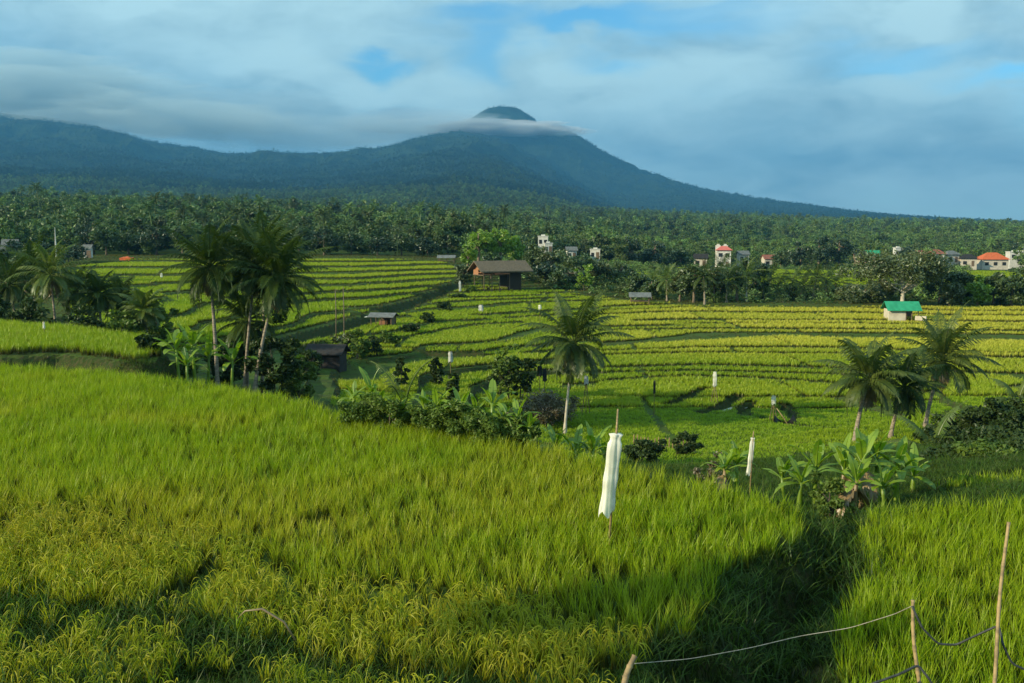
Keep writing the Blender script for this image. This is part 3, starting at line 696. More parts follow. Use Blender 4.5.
def banana_mb(nleaf, h, L_, seed):
    r = random.Random(seed); lv = MB(); st = MB()
    nst = 1
    s = np.linspace(0, 1, 6); st.tube(np.stack([.05 * h * s ** 2, 0 * s, -.2 + (h + .2) * s], 1), .11 * (1 - .55 * s), 8)
    for i in range(nleaf):
        az = i * 2.4 + r.uniform(-.4, .4); q = i / max(1, nleaf - 1); el = R(84) - R(62) * q + r.uniform(-.15, .15); Lf = L_ * r.uniform(.75, 1.1); ns = 12
        t_ = np.linspace(0, 1, ns); ang = el - (1.5 * (q * .7 + .45)) * t_ ** 1.7; ds = Lf / (ns - 1)
        hx = np.concatenate([[0], np.cumsum(np.cos(ang[:-1]) * ds)]); hz = np.concatenate([[0], np.cumsum(np.sin(ang[:-1]) * ds)])
        ca, sa = math.cos(az), math.sin(az); b0 = np.array([.05 * h, 0, h * .93])
        P = np.stack([b0[0] + hx * ca, b0[1] + hx * sa, b0[2] + hz], 1)
        lv.tube(P, .022 * (1 - .8 * t_) + .004, 4, .3, cap=False)
        Wd = L_ * .115 * np.clip(np.sin(np.clip((t_ - .16) / .84, 0, 1) * math.pi) ** .55, 0, 1) + .002
        S = np.array([-sa, ca, 0.]); dz = np.array([0, 0, 1.])
        for sg_ in (-1, 1):
            # the blade is torn into a few strips
            k = 2
            while k < ns - 1:
                w_ = r.choice([2, 3, 4]); e = min(ns - 1, k + w_); fold = r.uniform(-.5, .35)
                idx = np.arange(k, e + 1)
                inner = P[idx]; outer = P[idx] + S * sg_ * Wd[idx][:, None] + dz * (Wd[idx] * fold)[:, None]
                v = np.empty((2 * len(idx), 3)); v[0::2] = inner; v[1::2] = outer; kk = np.arange(len(idx) - 1) * 2
                lv.add(v, np.stack([kk, kk + 1, kk + 3, kk + 2], 1), .8); k = e
    return lv, st
def banana(label, px, d, top, seed=1, nleaf=8, L_=1.7, mat='banana', dry=True, hs=.5, zoff=0, group='banana plants'):
    x = (px - 512) / F_PX * d; z0 = h1(x, d); ht = zat(top, d) - z0; h = max(.5, ht - L_ * .75)
    o = thing('banana_plant', label, 'banana plant', (x, d, z0), seed * 1.3, group)
    lv, st = banana_mb(nleaf, h, L_, seed); part('leaves', lv, M[mat], o); part('stem', st, M['banana_dry'] if dry else M['banana'], o, True)
    if dry:
        r = random.Random(seed); mb = MB()
        for i in range(4):
            frond(mb, np.array([0, 0, h * .85]), r.uniform(0, 6.28), R(-30), min(1.1, h * .8 + .3), seed * 9 + i, 9, .28, 1.0, .09)
        part('dead_leaf', mb, M['banana_dry'], o)
    return o
def bush(label, px, d, top, wpx, mat='bush', seed=1, leaf=.09, n=2600, name='bush', stem='bark_dark', group=None, clump=.40, cat='bush', low=.0, zb=None):
    x = (px - 512) / F_PX * d; z0 = h1(x, d) if zb is None else zb; ht = zat(top, d) - z0; rad = wpx / F_PX * d / 2
    o = thing(name, label, cat, (x, d, z0), 0, group)
    c, cs = crown_mb(rad * .92, low * ht, ht * .95, 40, int(n * 1.7), leaf * 1.15, seed, clump * .62)
    part('foliage', c, M[mat], o); part('stems', trunk_mb(ht * .6, .035 + rad * .02, cs, seed, nl=7, fork=.05), M[stem], o)
    return o
def tree(label, px, d, top, wpx, mat='tree', seed=1, leaf=.3, n=2600, name='tree', bark='bark', group=None, low=.3, nclump=22, clump=.36, r0=None, cat='tree', flat=1., bot=.2, nl=8, fork=.45):
    x = (px - 512) / F_PX * d; z0 = h1(x, d); ht = zat(top, d) - z0; rad = wpx / F_PX * d / 2
    o = thing(name, label, cat, (x, d, z0), 0, group)
    c, cs = crown_mb(rad * .84, low * ht, ht * .94, nclump, n, leaf, seed, clump, bot=bot, flat=flat)
    part('crown', c, M[mat], o); part('trunk', trunk_mb(ht * .78, r0 or (.04 * ht), cs, seed, nl=nl, fork=fork), M[bark], o, True)
    return o
# --- palms near the middle of the valley
palm('tall lone palm in mid valley, its slim pale trunk rising from a dry bush', 566, 56, (574, 344), 3.2, 'palm_mid', 30, 3, .125, 8, leaf=.80, bark='bark_pale', lw=.050, upb=6, droop=.98)
palm('leftmost palm of the dark tall clump, with an upright straight grey trunk', 213, 50, (210, 268), 2.7, 'palm', 34, 5, .17, 6, leaf=.75, lw=.038)
palm('thin slanting palm in the middle of the dark tall clump', 240, 51, (256, 266), 2.8, 'palm', 32, 7, .13, 5, leaf=.75, lw=.038)
palm('rightmost palm of the dark tall clump, bare pale trunk curving up to the right', 250, 50, (278, 280), 2.8, 'palm', 36, 9, .15, 6, leaf=.75, lw=.038)
palm('dark palm standing behind the two middle trunks of the tall clump', 258, 55, (266, 262), 2.7, 'palm', 32, 10, .14, 4, leaf=.75, lw=.038)
palm('short palm hidden low inside the dark clump between the leaning trunks', 243, 53, (247, 322), 2.3, 'palm', 26, 11, .13, 2, nuts=False)
palm('left palm of the three on the right, with a scaly trunk', 862, 50, (868, 381), 2.7, 'palm_mid', 26, 13, .19, 4, leaf=.75, lw=.044, upb=22)
palm('middle palm of the three on the right, dark crown over a short pale trunk', 899, 52, (904, 388), 2.4, 'palm', 24, 15, .17, 4, leaf=.72, lw=.036, upb=15)
palm('rear palm of the three on the right, crown highest, with dark upright fronds', 934, 55, (942, 362), 2.9, 'palm_mid', 28, 17, .17, 4, leaf=.78, lw=.044, upb=20)
palm('low young palm with arching pale fronds beside the dark thicket on the right', 932, 44, (934, 452), 2.3, 'palm_light', 11, 19, .12, 0, nuts=False)
# left edge clump
for i, (px, d, cx, cy_, L_, m, lab) in enumerate([
    (52, 66, 50, 275, 3.1, 'palm_light', 'broad pale-fronded palm standing in front of the thatched sheds at the left'),
    (12, 70, 10, 285, 3.0, 'palm', 'dark palm cut by the left edge of the picture'),
    (98, 68, 98, 296, 2.4, 'palm', 'low dark palm right of the pale-fronded one at the left'),
    (144, 66, 144, 312, 2.0, 'palm_light', 'smallest palm at the right end of the left clump, near the field edge'),
    (32, 74, 32, 268, 2.8, 'palm', 'dark palm behind the pale-fronded one at the left'),
    (75, 74, 76, 292, 2.6, 'palm', 'stubby palm filling the gap between the pale-fronded palm and its low neighbour'),
    (118, 72, 120, 300, 2.1, 'palm', 'squat palm low among the dark palms behind the left field')]):
    palm(lab, px, d, (cx, cy_), L_ * .88, m, 26, 40 + i, .14, 4, leaf=.7, lw=.036, nuts=False)
# --- bushes round the left clump
bush('dense dark bush at the foot of the leaning palms', 272, 51, 318, 62, 'bush_dark', 61, .11, 3200)
bush('dark shrub behind the upright palm trunk', 226, 53, 330, 48, 'bush_dark', 62, .11, 2400)
bush('low dark shrub at the right foot of the tall palm clump', 296, 52, 352, 40, 'bush', 63, .10, 1800)
bush('rounded dark shrub at the right end of the left field', 146, 46, 332, 30, 'bush_dark', 64, .09, 1500)
bush('small dark bush between banana leaves and the upright palm', 178, 48, 346, 34, 'bush', 65, .09, 1500)
for i, (px, d, top, L_) in enumerate([(176, 45, 326, 1.5), (192, 46, 318, 1.7), (205, 47, 334, 1.4), (228, 46.5, 338, 1.5), (184, 44, 344, 1.2)]):
    banana(['leafy banana plant left of the tall palm clump, furthest left of its row', 'tallest banana plant in front of the tall palm clump, upright yellow-green leaves', 'banana plant directly left of the upright grey palm trunk',
            'banana plant right of the upright grey palm trunk', 'low banana plant at the front of the tall palm clump'][i], px, d, top, 70 + i, 8, L_, 'banana', False)
# undergrowth between left-edge palms
for i, (px, d, top, wd, m) in enumerate([(20, 64, 300, 60, 'bush_dark'), (75, 64, 305, 70, 'bush_dark'), (120, 65, 310, 60, 'bush'), (-20, 66, 280, 60, 'bush_dark'), (155, 72, 300, 40, 'bush')]):
    bush(['dark undergrowth below the palms at the left edge', 'dark undergrowth below the pale-fronded palm', 'mixed undergrowth right of the left palms', 'dark undergrowth reaching in from the left edge', 'light shrub at the far right of the left palms'][i], px, d, top, wd, m, 90 + i, .13, 2200)

# --- hedge of shrubs behind the near left field
hed = [(362, 27, 388, 40, 'bush'), (388, 26.5, 392, 34, 'bush'), (432, 26, 398, 40, 'bush_dark'), (456, 25.5, 392, 44, 'bush'), (478, 25, 405, 40, 'bush_dark'), (498, 24.6, 412, 38, 'bush'),
       (520, 24.5, 410, 36, 'bush_dark'), (415, 27, 402, 36, 'bush')]
hl = ['leafy shrub at the left end of the hedge behind the near field', 'shrub under the pale young banana shoots of the hedge', 'dark shrub right of the feathery young palm in the hedge', 'tall leafy shrub in the middle of the hedge behind the near field',
      'dark shrub under the second pale banana shoot of the hedge', 'rounded shrub right of the second banana shoot in the hedge', 'dark shrub at the right end of the hedge beside the brown bush', 'low shrub behind the feathery young palm in the hedge']
for i, (px, d, top, wd, m) in enumerate(hed):
    bush(hl[i], px, d, top + (3 if i % 2 else -1), wd * 1.2, 'bush', 110 + i, .045, 4200, group='shrubs of the hedge', clump=.5)
palm('feathery young palm without a trunk, growing in the hedge behind the near field', 404, 27, (404, 412), 1.5, 'palm_light', 12, 21, .07, 1, leaf=.36, lw=.014, nuts=False, name='young_palm')
banana('young banana shoot with pale upright leaves at the left of the hedge', 368, 27.5, 368, 121, 5, .95, 'banana', False)
banana('pale banana shoot rising from the right part of the hedge', 492, 25, 378, 122, 5, .9, 'banana', False)
banana('small banana shoot in the middle of the hedge', 462, 25.6, 386, 123, 5, .8, 'banana', False)
banana('slim pale shoot of the hedge just right of the feathery young palm', 436, 26, 384, 124, 5, .75, 'banana', False)
banana('low pale shoot at the right end of the hedge', 516, 24.6, 398, 125, 5, .7, 'banana', False)
hs_ = [(352, 27.6, 382), (378, 27.2, 386), (398, 26.6, 394), (422, 26.2, 390), (448, 25.8, 396), (476, 25.2, 394), (504, 24.8, 400), (530, 24.4, 408)]
for i, (px, d, top) in enumerate(hs_):
    banana(['yellow-green leafy shoot at the very left end of the hedge', 'yellow-green leafy shoot beside the left pale banana shoot', 'low leafy shoot in front of the feathery young palm', 'leafy shoot right behind the feathery young palm',
            'leafy shoot left of the middle shrubs of the hedge', 'leafy shoot left of the pale banana shoot in the right part of the hedge', 'leafy shoot right of the pale banana shoot in the right part of the hedge', 'last leafy shoot of the hedge, before the brown bush'][i], px, d, top, 620 + i, 7, .62, 'banana', False, group='leafy shoots in the hedge')
bush('dry brown bush with drooping twigs under the lone palm', 545, 59, 390, 76, 'bush_dry', 131, .07, 5200, low=.05, clump=.5)
bush('small dark green shrub left of the lone palm trunk', 520, 34, 402, 44, 'bush_dark', 132, .06, 2600)
for i, (px, d, top, L_) in enumerate([(552, 25.5, 421, .8), (575, 25, 426, .9), (598, 25, 420, 1.0), (610, 25.6, 428, .8)]):
    banana(['small banana plant with white flowers below the lone palm', 'low banana plant between the lone palm and the white bag', 'broad-leaved banana plant left of the white plastic bag', 'banana shoot with a torn whitish leaf just behind the white bag'][i], px, d, top, 140 + i, 6, L_, 'banana', False)
bush('small near-black bush in the dip right of the white bag', 645, 44, 434, 44, 'bush_dark', 133, .07, 2400)
bush('dark shrub on the bank right of the near-black bush', 690, 47, 430, 34, 'bush_dark', 134, .07, 1700)
# --- banana group on the right
bn = [(728, 29, 446, 1.2), (742, 29.5, 440, 1.3), (790, 28, 452, 1.3), (822, 28.5, 438, 1.5), (806, 27, 458, 1.2), (850, 27, 440, 1.5), (872, 26.5, 430, 1.6), (886, 27.5, 424, 1.6), (905, 27, 440, 1.6), (862, 25.5, 452, 1.4), (922, 29, 452, 1.5), (893, 25.4, 462, 1.2)]
bl = ['banana plant furthest left, left of the thin white post', 'banana plant with one tall upright leaf left of the thin white post', 'banana plant immediately right of the thin white post', 'banana plant with a single pale upright leaf, left of the big banana clump',
      'low spreading banana plant in front of the pale upright leaf', 'banana plant at the left side of the big clump under the right palms', 'banana plant with a dry brown stem at the gully head', 'tallest banana plant of the big clump under the right palms',
      'banana plant at the right of the big clump, leaves reaching right', 'front banana plant hanging over the gully head', 'banana plant behind the big clump beside the low young palm', 'low banana plant at the right front of the big clump']
for i, (px, d, top, L_) in enumerate(bn):
    banana(bl[i], px, d, top, 160 + i, 8, L_ * .78, 'banana', i in (0, 6, 9, 5))
bush('dark shrub at the head of the gully between the banana plants', 838, 25.5, 468, 46, 'bush', 171, .05, 2600)
bush('brownish shrub at the left foot of the thin white post', 715, 31, 452, 40, 'bush_dry', 172, .05, 1800)
# --- thicket on the right
th = [(955, 46, 425, 60, 'bush_dark'), (985, 47, 402, 70, 'bush_dark'), (1015, 45, 400, 60, 'bush_dark'), (1040, 46, 395, 70, 'bush_dark'), (968, 43, 440, 60, 'bush_dark'), (1005, 42, 430, 70, 'bush_dark'), (962, 37, 450, 56, 'bush_dark'), (1000, 36.5, 446, 66, 'bush'), (1036, 37, 440, 60, 'bush_dark')]
tl = ['dark thicket bush left, touching the low young palm', 'tallest dark thicket bush on the right', 'dark thicket bush under the reddish shrub tips', 'dark thicket bush cut by the right edge of the picture', 'front left dark thicket bush above the far right field', 'front right dark thicket bush above the far right field', 'lowest dark bush of the thicket, beside the banana leaves', 'greener low bush of the thicket just behind the short white post', 'low dark bush of the thicket at the very right edge']
for i, (px, d, top, wd, m) in enumerate(th): bush(tl[i], px, d, top, wd, m, 180 + i, .10, 3000, group='dark thicket on the right')
palm('palm with hanging brownish fronds at the right edge, above the thicket', 1018, 48, (1018, 404), 1.6, 'palm_light', 13, 27, .12, 2, nuts=False)

# --- shrubs along the ditch and lower terraces
dt = [(345, 80, 330, 24, 'tree_grey'), (356, 79, 326, 26, 'bush'), (372, 81, 336, 24, 'bush_dark'), (388, 86, 330, 20, 'bush'), (410, 94, 322, 20, 'bush_dark'), (428, 104, 312, 18, 'bush_dark'), (444, 118, 301, 18, 'bush_dark'), (458, 132, 294, 18, 'bush_dark'), (471, 142, 285, 16, 'bush'),
      (508, 66, 338, 38, 'bush'), (500, 68, 352, 30, 'bush_dark'), (520, 66, 348, 34, 'bush_dark'), (310, 70, 345, 26, 'bush_dark'), (436, 70, 352, 16, 'bush_dark'), (452, 62, 366, 14, 'bush_dark'), (400, 66, 352, 18, 'bush_dark')]
dl_ = ['pale grey-leaved shrub on the bank below the two bare poles', 'shrub right of the pale grey one below the two bare poles', 'dark shrub above the roof of the small dark hut', 'shrub on the ditch below the small open field hut', 'dark shrub on the ditch right of the small open field hut', 'dark shrub on the diagonal ditch, a third of the way up to the thatched barn',
       'dark shrub on the diagonal ditch, halfway up to the thatched barn', 'dark shrub low on the ditch near the thatched barn', 'shrub at the top of the diagonal ditch beside the barn posts',
       'small twiggy tree on the terrace left of the lone palm', 'low dark bush under the twiggy tree left of the lone palm', 'dark bush touching the left fronds of the lone palm', 'dark shrub beside the small dark hut', 'small round dark shrub alone on the lower terrace', 'tiny dark shrub on the seedling field left of the lone palm', 'dark shrub right of the small dark hut']
for i, (px, d, top, wd, m) in enumerate(dt): bush(dl_[i], px, d, top, wd, m, 200 + i, .12, 900)

# --- trees round the barn and beyond the fields
tr = [(478, 176, 222, 30, 'tree_bright', .3), (500, 178, 226, 30, 'tree_bright', .3), (516, 182, 232, 26, 'tree_bright', .25), (468, 170, 240, 20, 'tree_bright', .2), (491, 162, 252, 26, 'tree_dark', .2), (463, 150, 262, 20, 'tree_grey', .1),
      (532, 172, 244, 28, 'tree', .2), (552, 168, 246, 34, 'tree_grey', .2), (575, 160, 250, 42, 'tree', .25), (600, 166, 259, 36, 'tree_grey', .2), (622, 170, 262, 34, 'tree', .2), (545, 158, 262, 34, 'tree_dark', .15), (568, 154, 266, 40, 'tree', .15)]
tlb = ['tall bright green tree behind the thatched barn, leftmost', 'tall bright green tree behind the thatched barn, middle', 'bright green tree behind the thatched barn, right', 'low bright green tree at the left gable of the barn', 'near-black tree right over the barn roof', 'greyish shrub tree leaning on the barn gable',
       'tree right of the bright green ones, below the white houses', 'grey-leaved tree under the white houses', 'light-spotted tree with a broad crown right of the white houses', 'grey-leaved tree right of the broad light-spotted one', 'tree at the right end of the row behind the barn field', 'dark tree at the right end of the thatched roof', 'low tree on the field edge behind the lone palm']
for i, (px, d, top, wd, m, lo) in enumerate(tr): tree(tlb[i], px, d, top, wd, m, 230 + i, .24, 2600, low=lo)
bush('bare bamboo clump with thin shoots at the field edge behind the lone palm', 584, 148, 262, 20, 'tree_bright', 245, .2, 500)
# big spreading tree behind the green shed
tree('wide flat-crowned tree with forked white limbs behind the green-roofed shed', 903, 126, 250, 118, 'tree_grey', 251, .20, 13000, low=.40, nclump=56, clump=.22, bark='bark_pale', r0=.32, bot=.3, nl=20, fork=.25)
tree('smaller dark tree right of the wide flat-crowned one', 940, 132, 264, 40, 'tree', 252, .2, 2200, low=.1)
# belt of palms and trees beyond the golden fields
r = random.Random(4)
belt = [(636, 145, 272, 26, 'tree'), (652, 140, 276, 24, 'tree'), (680, 136, 268, 30, 'tree_grey'), (694, 134, 262, 34, 'tree'), (714, 135, 266, 30, 'tree_grey'), (737, 138, 256, 34, 'tree'), (756, 142, 262, 30, 'tree_dark')]
bll = ['low tree behind the small pale field shelter', 'round tree right of the small pale field shelter', 'greyish tree at the left of the belt beyond the golden fields', 'full tree with pale trunks in the belt beyond the golden fields', 'greyish tree in the belt below the pink house', 'highest tree of the belt, right of the pink house', 'dark tree in the belt left of the pale-trunked palms']
for i, (px, d, top, wd, m) in enumerate(belt): tree(bll[i], px, d, top, wd, m, 260 + i, .22, 2200, low=.1)
pb = [(668, 137, 280), (706, 132, 276), (728, 134, 282), (748, 136, 276), (765, 140, 278), (778, 138, 284), (790, 142, 276), (802, 140, 280), (815, 144, 272), (828, 146, 274), (770, 150, 272), (722, 142, 270), (655, 146, 282), (838, 150, 278)]
proto = None
pbl = ['leftmost belt palm, short, beside the field edge', 'belt palm in front of the pale tree trunks', 'belt palm below the highest belt tree', 'belt palm right of the highest belt tree', 'pale-trunked belt palm, first of the close row', 'short belt palm between two pale trunks', 'pale-trunked belt palm in the middle of the close row', 'belt palm just right of the middle of the close row',
       'dark-crowned belt palm, tallest at the right end', 'belt palm with fronds hanging out over the field at the right', 'rear belt palm seen over the close row', 'rear belt palm below the pink house', 'rear belt palm near the small pale shelter', 'last belt palm before the open slope']
for i, (px, d, cy_) in enumerate(pb):
    cy_ += 6 if px > 760 else 0
    palm(pbl[i], px, d, (px + r.uniform(-3, 3), cy_), 3.1, 'palm' if i % 3 else 'palm_light', 16, 300 + i, .2, 0, leaf=.7, lw=.06, nuts=False, bark='bark_pale' if i in (4, 5, 6, 3) else 'palm_bark', group='palms of the belt beyond the golden fields', nl=20)
# dark round trees by the village
vt = [(818, 300, 234, 34, 'tree_dark'), (838, 305, 232, 34, 'tree_dark'), (800, 305, 242, 26, 'tree_dark'), (630, 290, 236, 34, 'tree_dark'), (655, 295, 240, 34, 'tree_dark'), (608, 300, 244, 24, 'tree'), (680, 300, 246, 26, 'tree'), (780, 310, 248, 24, 'tree'), (1014, 420, 243, 22, 'tree_dark'), (905, 340, 244, 24, 'tree_dark')]
vl = ['large dark tree left of the pair at the village edge', 'large dark tree right of the pair at the village edge', 'lower dark tree beside the big dark pair', 'big round dark tree right of the white houses', 'second round dark tree right of the white houses', 'tree between the white houses and the round dark trees',
      'tree left of the pink house', 'small tree at the left foot of the dark pair', 'dark tree right behind the orange-roofed house', 'dark tree behind the long brown roofs']
for i, (px, d, top, wd, m) in enumerate(vt): tree(vl[i], px, d, top, wd, m, 330 + i, .42, 1800, low=.05)
# row of trees at the right behind the golden field
rr = [(962, 130, 272, 30, 'tree'), (978, 128, 280, 26, 'tree_bright'), (994, 130, 276, 30, 'tree'), (1012, 128, 270, 34, 'tree_dark'), (1035, 130, 262, 40, 'tree'), (850, 140, 286, 30, 'tree_grey'), (866, 134, 288, 34, 'tree_grey'), (880, 136, 280, 30, 'tree'), (950, 128, 284, 26, 'tree_grey'), (1050, 128, 268, 34, 'tree_dark')]
rl = ['tree right of the wide flat-crowned one at the golden field', 'light green tree in the row at the right edge of the golden field', 'rounded tree in the row at the right, below the orange roof', 'dark tree in the row at the far right', 'tall tree cut by the right edge, behind the golden field', 'low grey shrub tree at the left of the green shed',
      'grey shrub tree close behind the green shed on its left', 'leafy tree left behind the green shed', 'grey-green small tree right of the green shed', 'dark tree outside the row at the right edge']
for i, (px, d, top, wd, m) in enumerate(rr): tree(rl[i], px, d, top - 3, wd * 1.15, {'tree_dark': 'tree', 'tree': 'tree_grey'}.get(m, m) if i % 2 else m, 350 + i, .24, 3600, low=.0)
# trees at the head of the left block, and left edge
lf = [(8, 120, 236, 60, 'tree_dark'), (40, 130, 240, 50, 'tree_dark'), (26, 110, 248, 40, 'tree'), (70, 190, 244, 40, 'tree_dark'), (108, 225, 228, 36, 'tree'), (95, 230, 214, 40, 'tree_dark'), (130, 228, 226, 40, 'tree'), (158, 226, 220, 38, 'tree_dark'), (184, 225, 224, 34, 'tree'), (325, 222, 226, 34, 'tree_dark'), (352, 224, 230, 34, 'tree'), (378, 222, 236, 30, 'tree_dark'), (402, 225, 232, 34, 'tree'), (428, 224, 238, 30, 'tree_dark'), (448, 226, 232, 28, 'tree'), (300, 224, 222, 36, 'tree')]
ll = ['dark tree in the top left grove at the picture edge', 'dark tree in the top left grove beside the white mast', 'lighter tree low in the top left grove', 'dark tree right of the white mast', 'yellow-green tree behind the small white house', 'tallest dark tree behind the small white house', 'pale-stemmed tree right of the small white house', 'dark tree above the orange tarpaulin', 'tree just left of the tall dark palms, at the forest edge',
      'forest-edge tree left above the striped terraces', 'forest-edge tree above the two bare poles', 'dark forest-edge tree above the small open hut', 'forest-edge tree above the middle of the striped terraces', 'dark forest-edge tree left of the pale far shelter', 'forest-edge tree behind the pale far shelter', 'forest-edge tree just right of the tall dark palms']
for i, (px, d, top, wd, m) in enumerate(lf): tree(ll[i], px, d, top, wd, m, 380 + i, .30, 2000, low=.1)

# shade trees that stand beside and behind the viewer, out of the picture, and throw the long shadows on the near field
for i, (x, y, ht, rd, sd) in enumerate([(-17, 2.5, 6.0, 2.3, 1), (-12.8, 5.4, 8.3, 1.9, 2), (-22.5, 5.8, 6.4, 2.2, 3), (-9.0, -1.5, 5.3, 2.2, 4)]):
    z0 = h1(x, y); o = thing('roadside_tree', ['broad tree beside the road left of the viewer', 'young tree near the viewer at the left', 'tall tree furthest left of the viewer', 'tree close behind the viewer'][i], 'tree', (x, y, z0), 0, 'shade trees out of the picture')
    c, cs = crown_mb(rd, ht * (.4 if sd != 2 else .72), ht, 16, 1700, .13, 500 + sd, .36); part('crown', c, M['tree'], o); part('trunk', trunk_mb(ht * .8, .14, cs, sd), M['bark'], o)

# --- forest, one mass of trees up to the mountains
def ftree(seed, rad, h, n, lo=.12):
    c, cs = crown_mb(rad, lo * h, h, 14, n, .62, seed, .42, bot=.1); return raw('forest_tree', c, M['forest'])
def fpalm(seed):
    mb = MB(); s = np.linspace(0, 1, 5); mb.tube(np.stack([.8 * s ** 2, 0 * s, 11.5 * s], 1), .2, 4, 0, cap=False); r = random.Random(seed)
    for i in range(15): frond(mb, np.array([.8, 0, 11.5]), i * 2.4, R(75) - R(105) * i / 15, 4.2, seed + i, 8, 1.0, 1.1, .24)
    return raw('forest_palm', mb, M['forest'])
fs = [ftree(701, 3.6, 11, 620), ftree(702, 4.6, 10, 660), ftree(703, 3.0, 13, 560), fpalm(704), ftree(705, 4.0, 8, 560), ftree(706, 4.2, 9, 600), ftree(707, 3.2, 12, 560), ftree(708, 3.6, 10, 600)]
FX, FY, FS = [], [], []
for y0, y1, sp, sc_ in ((212, 420, 5.6, .70), (420, 800, 7.0, .80), (800, 1500, 9, .92), (1500, 2800, 12, 1.0), (2800, 4600, 20, 1.05), (4600, 7100, 28, .85)):
    a, b = grid_pts(-.72 * y1, .72 * y1, y0, y1, sp, .5); k = in_view(a, b, 12, .62) & (b < y1); FX.append(a[k]); FY.append(b[k]); FS.append(np.full(k.sum(), sc_))
a, b, fsx = map(np.concatenate, (FX, FY, FS)); c_ = 512 + F_PX * a / b
opn = fbm(a / 60., b / 60., 801, 3)
edge = np.interp(c_, [0, 100, 450, 500, 600, 700, 860, 1024, 1300], [220, 226, 222, 225, 262, 330, 345, 352, 352]) * (1 + .05 * (opn - .5))
keep = (b > edge) & ~((b < 900) & (opn > .66)) & ~((b > 4600) & (rng.uniform(0, 1, len(b)) > .8))
# clearings where the village stands
for vx, vd, wd in ((548, 300, 26), (595, 312, 22), (722, 330, 26), (890, 360, 60), (935, 372, 40), (990, 372, 26)):
    keep &= ~((np.abs(c_ - vx) < wd) & (b > vd - 75) & (b < vd + 22))
keep &= ~((c_ > 965) & (c_ < 1010) & (b < 385))
a, b, fsx, c_, opn = a[keep], b[keep], fsx[keep], c_[keep], opn[keep]
n = len(a); print('forest', n)
s = np.clip(np.exp(rng.normal(-.12, .28, n)), .45, 1.5) * fsx * (.75 + .5 * fbm(a / 45., b / 45., 861, 2))
s = np.where((c_ > 620) & (b < 700), s * .75, s)
lit = np.clip(sstep(.45, .7, fbm(a / 130., b / 130., 811, 3)) * .7 + .35 * sstep(450, 800, c_) + rng.normal(0, .1, n), 0, 1) * (1 - .8 * sstep(2200, 3600, b) * (1 - .8 * np.exp(-((c_ - 570) / 90.) ** 2)))  # leaf tint in patches, paler rightward; also paints the sunlit volcano flank
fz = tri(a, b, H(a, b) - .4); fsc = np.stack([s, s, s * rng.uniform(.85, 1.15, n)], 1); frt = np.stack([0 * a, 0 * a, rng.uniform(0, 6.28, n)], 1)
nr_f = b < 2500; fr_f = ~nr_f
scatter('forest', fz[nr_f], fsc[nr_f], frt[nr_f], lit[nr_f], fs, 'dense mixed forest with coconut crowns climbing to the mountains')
fs2 = []
for o_ in fs:
    me = o_.data.copy(); me.materials.clear(); me.materials.append(M['forest_high']); fs2.append(bpy.data.objects.new('mountain_tree', me))
scatter('mountain_forest', fz[fr_f], fsc[fr_f], frt[fr_f], lit[fr_f], fs2, 'dark forest covering the volcano and the left ridge')
# scrub on the open slope beyond the belt
src_b = []
for sd in range(3):
    c, cs = crown_mb(1.1, 0, 1.7, 8, 260, .16, 820 + sd, .5); src_b.append(raw('scrub_bush', c, M['forest']))
a, b = grid_pts(-110, 170, 126, 345, 3.4, .5); c_ = 512 + F_PX * a / b
k = (b > np.interp(c_, [0, 70, 440, 470, 560, 620, 700, 1024, 1300], [400, 400, 400, 162, 150, 140, 133, 131, 131])) & (np.abs(a) < .6 * b + 5) & ~((np.abs(c_ - 988) < 20) & (b > 200)) & ((fbm(a / 22., b / 22., 833, 3) > .47) | (b < 150)) & ~((b > 158) & (b < 290) & (c_ > 745) & (c_ < 885)) & ~((b > 178) & (b < 260) & (c_ > 740) & (fbm(a / 40., b / 40., 5, 2) < .62))
a, b = a[k], b[k]; n = len(a); s = rng.uniform(.5, 1.4, n); print('scrub', n)
scatter('scrub', tri(a, b, H(a, b) - .1), np.stack([s * 1.2, s * 1.2, s], 1), np.stack([0 * a, 0 * a, rng.uniform(0, 6.28, n)], 1), np.clip(rng.normal(.45, .25, n), 0, 1), src_b, 'low scrub between the far fields and the village')
# far green fields in front of the village
a, b = grid_pts(-30, 190, 170, 345, .95, .35); c_ = 512 + F_PX * a / b
k = (b > 178) & (b < 300) & (c_ > 600) & (np.abs(a) < .6 * b) & (fbm(a / 40., b / 40., 5, 2) < .64) & ((b * .19 + a * .02) % 1 > .1)
a, b = a[k], b[k]; n = len(a); print('farfield', n)
scatter('far_field_crop', tri(a, b, H(a, b)), np.stack([0 * a + 3.4, 0 * a + 3.4, 0 * a + 1.2], 1), rots(n, .05), np.clip(rng.normal(.12, .06, n), 0, 1), src_f, 'level light green field below the village')

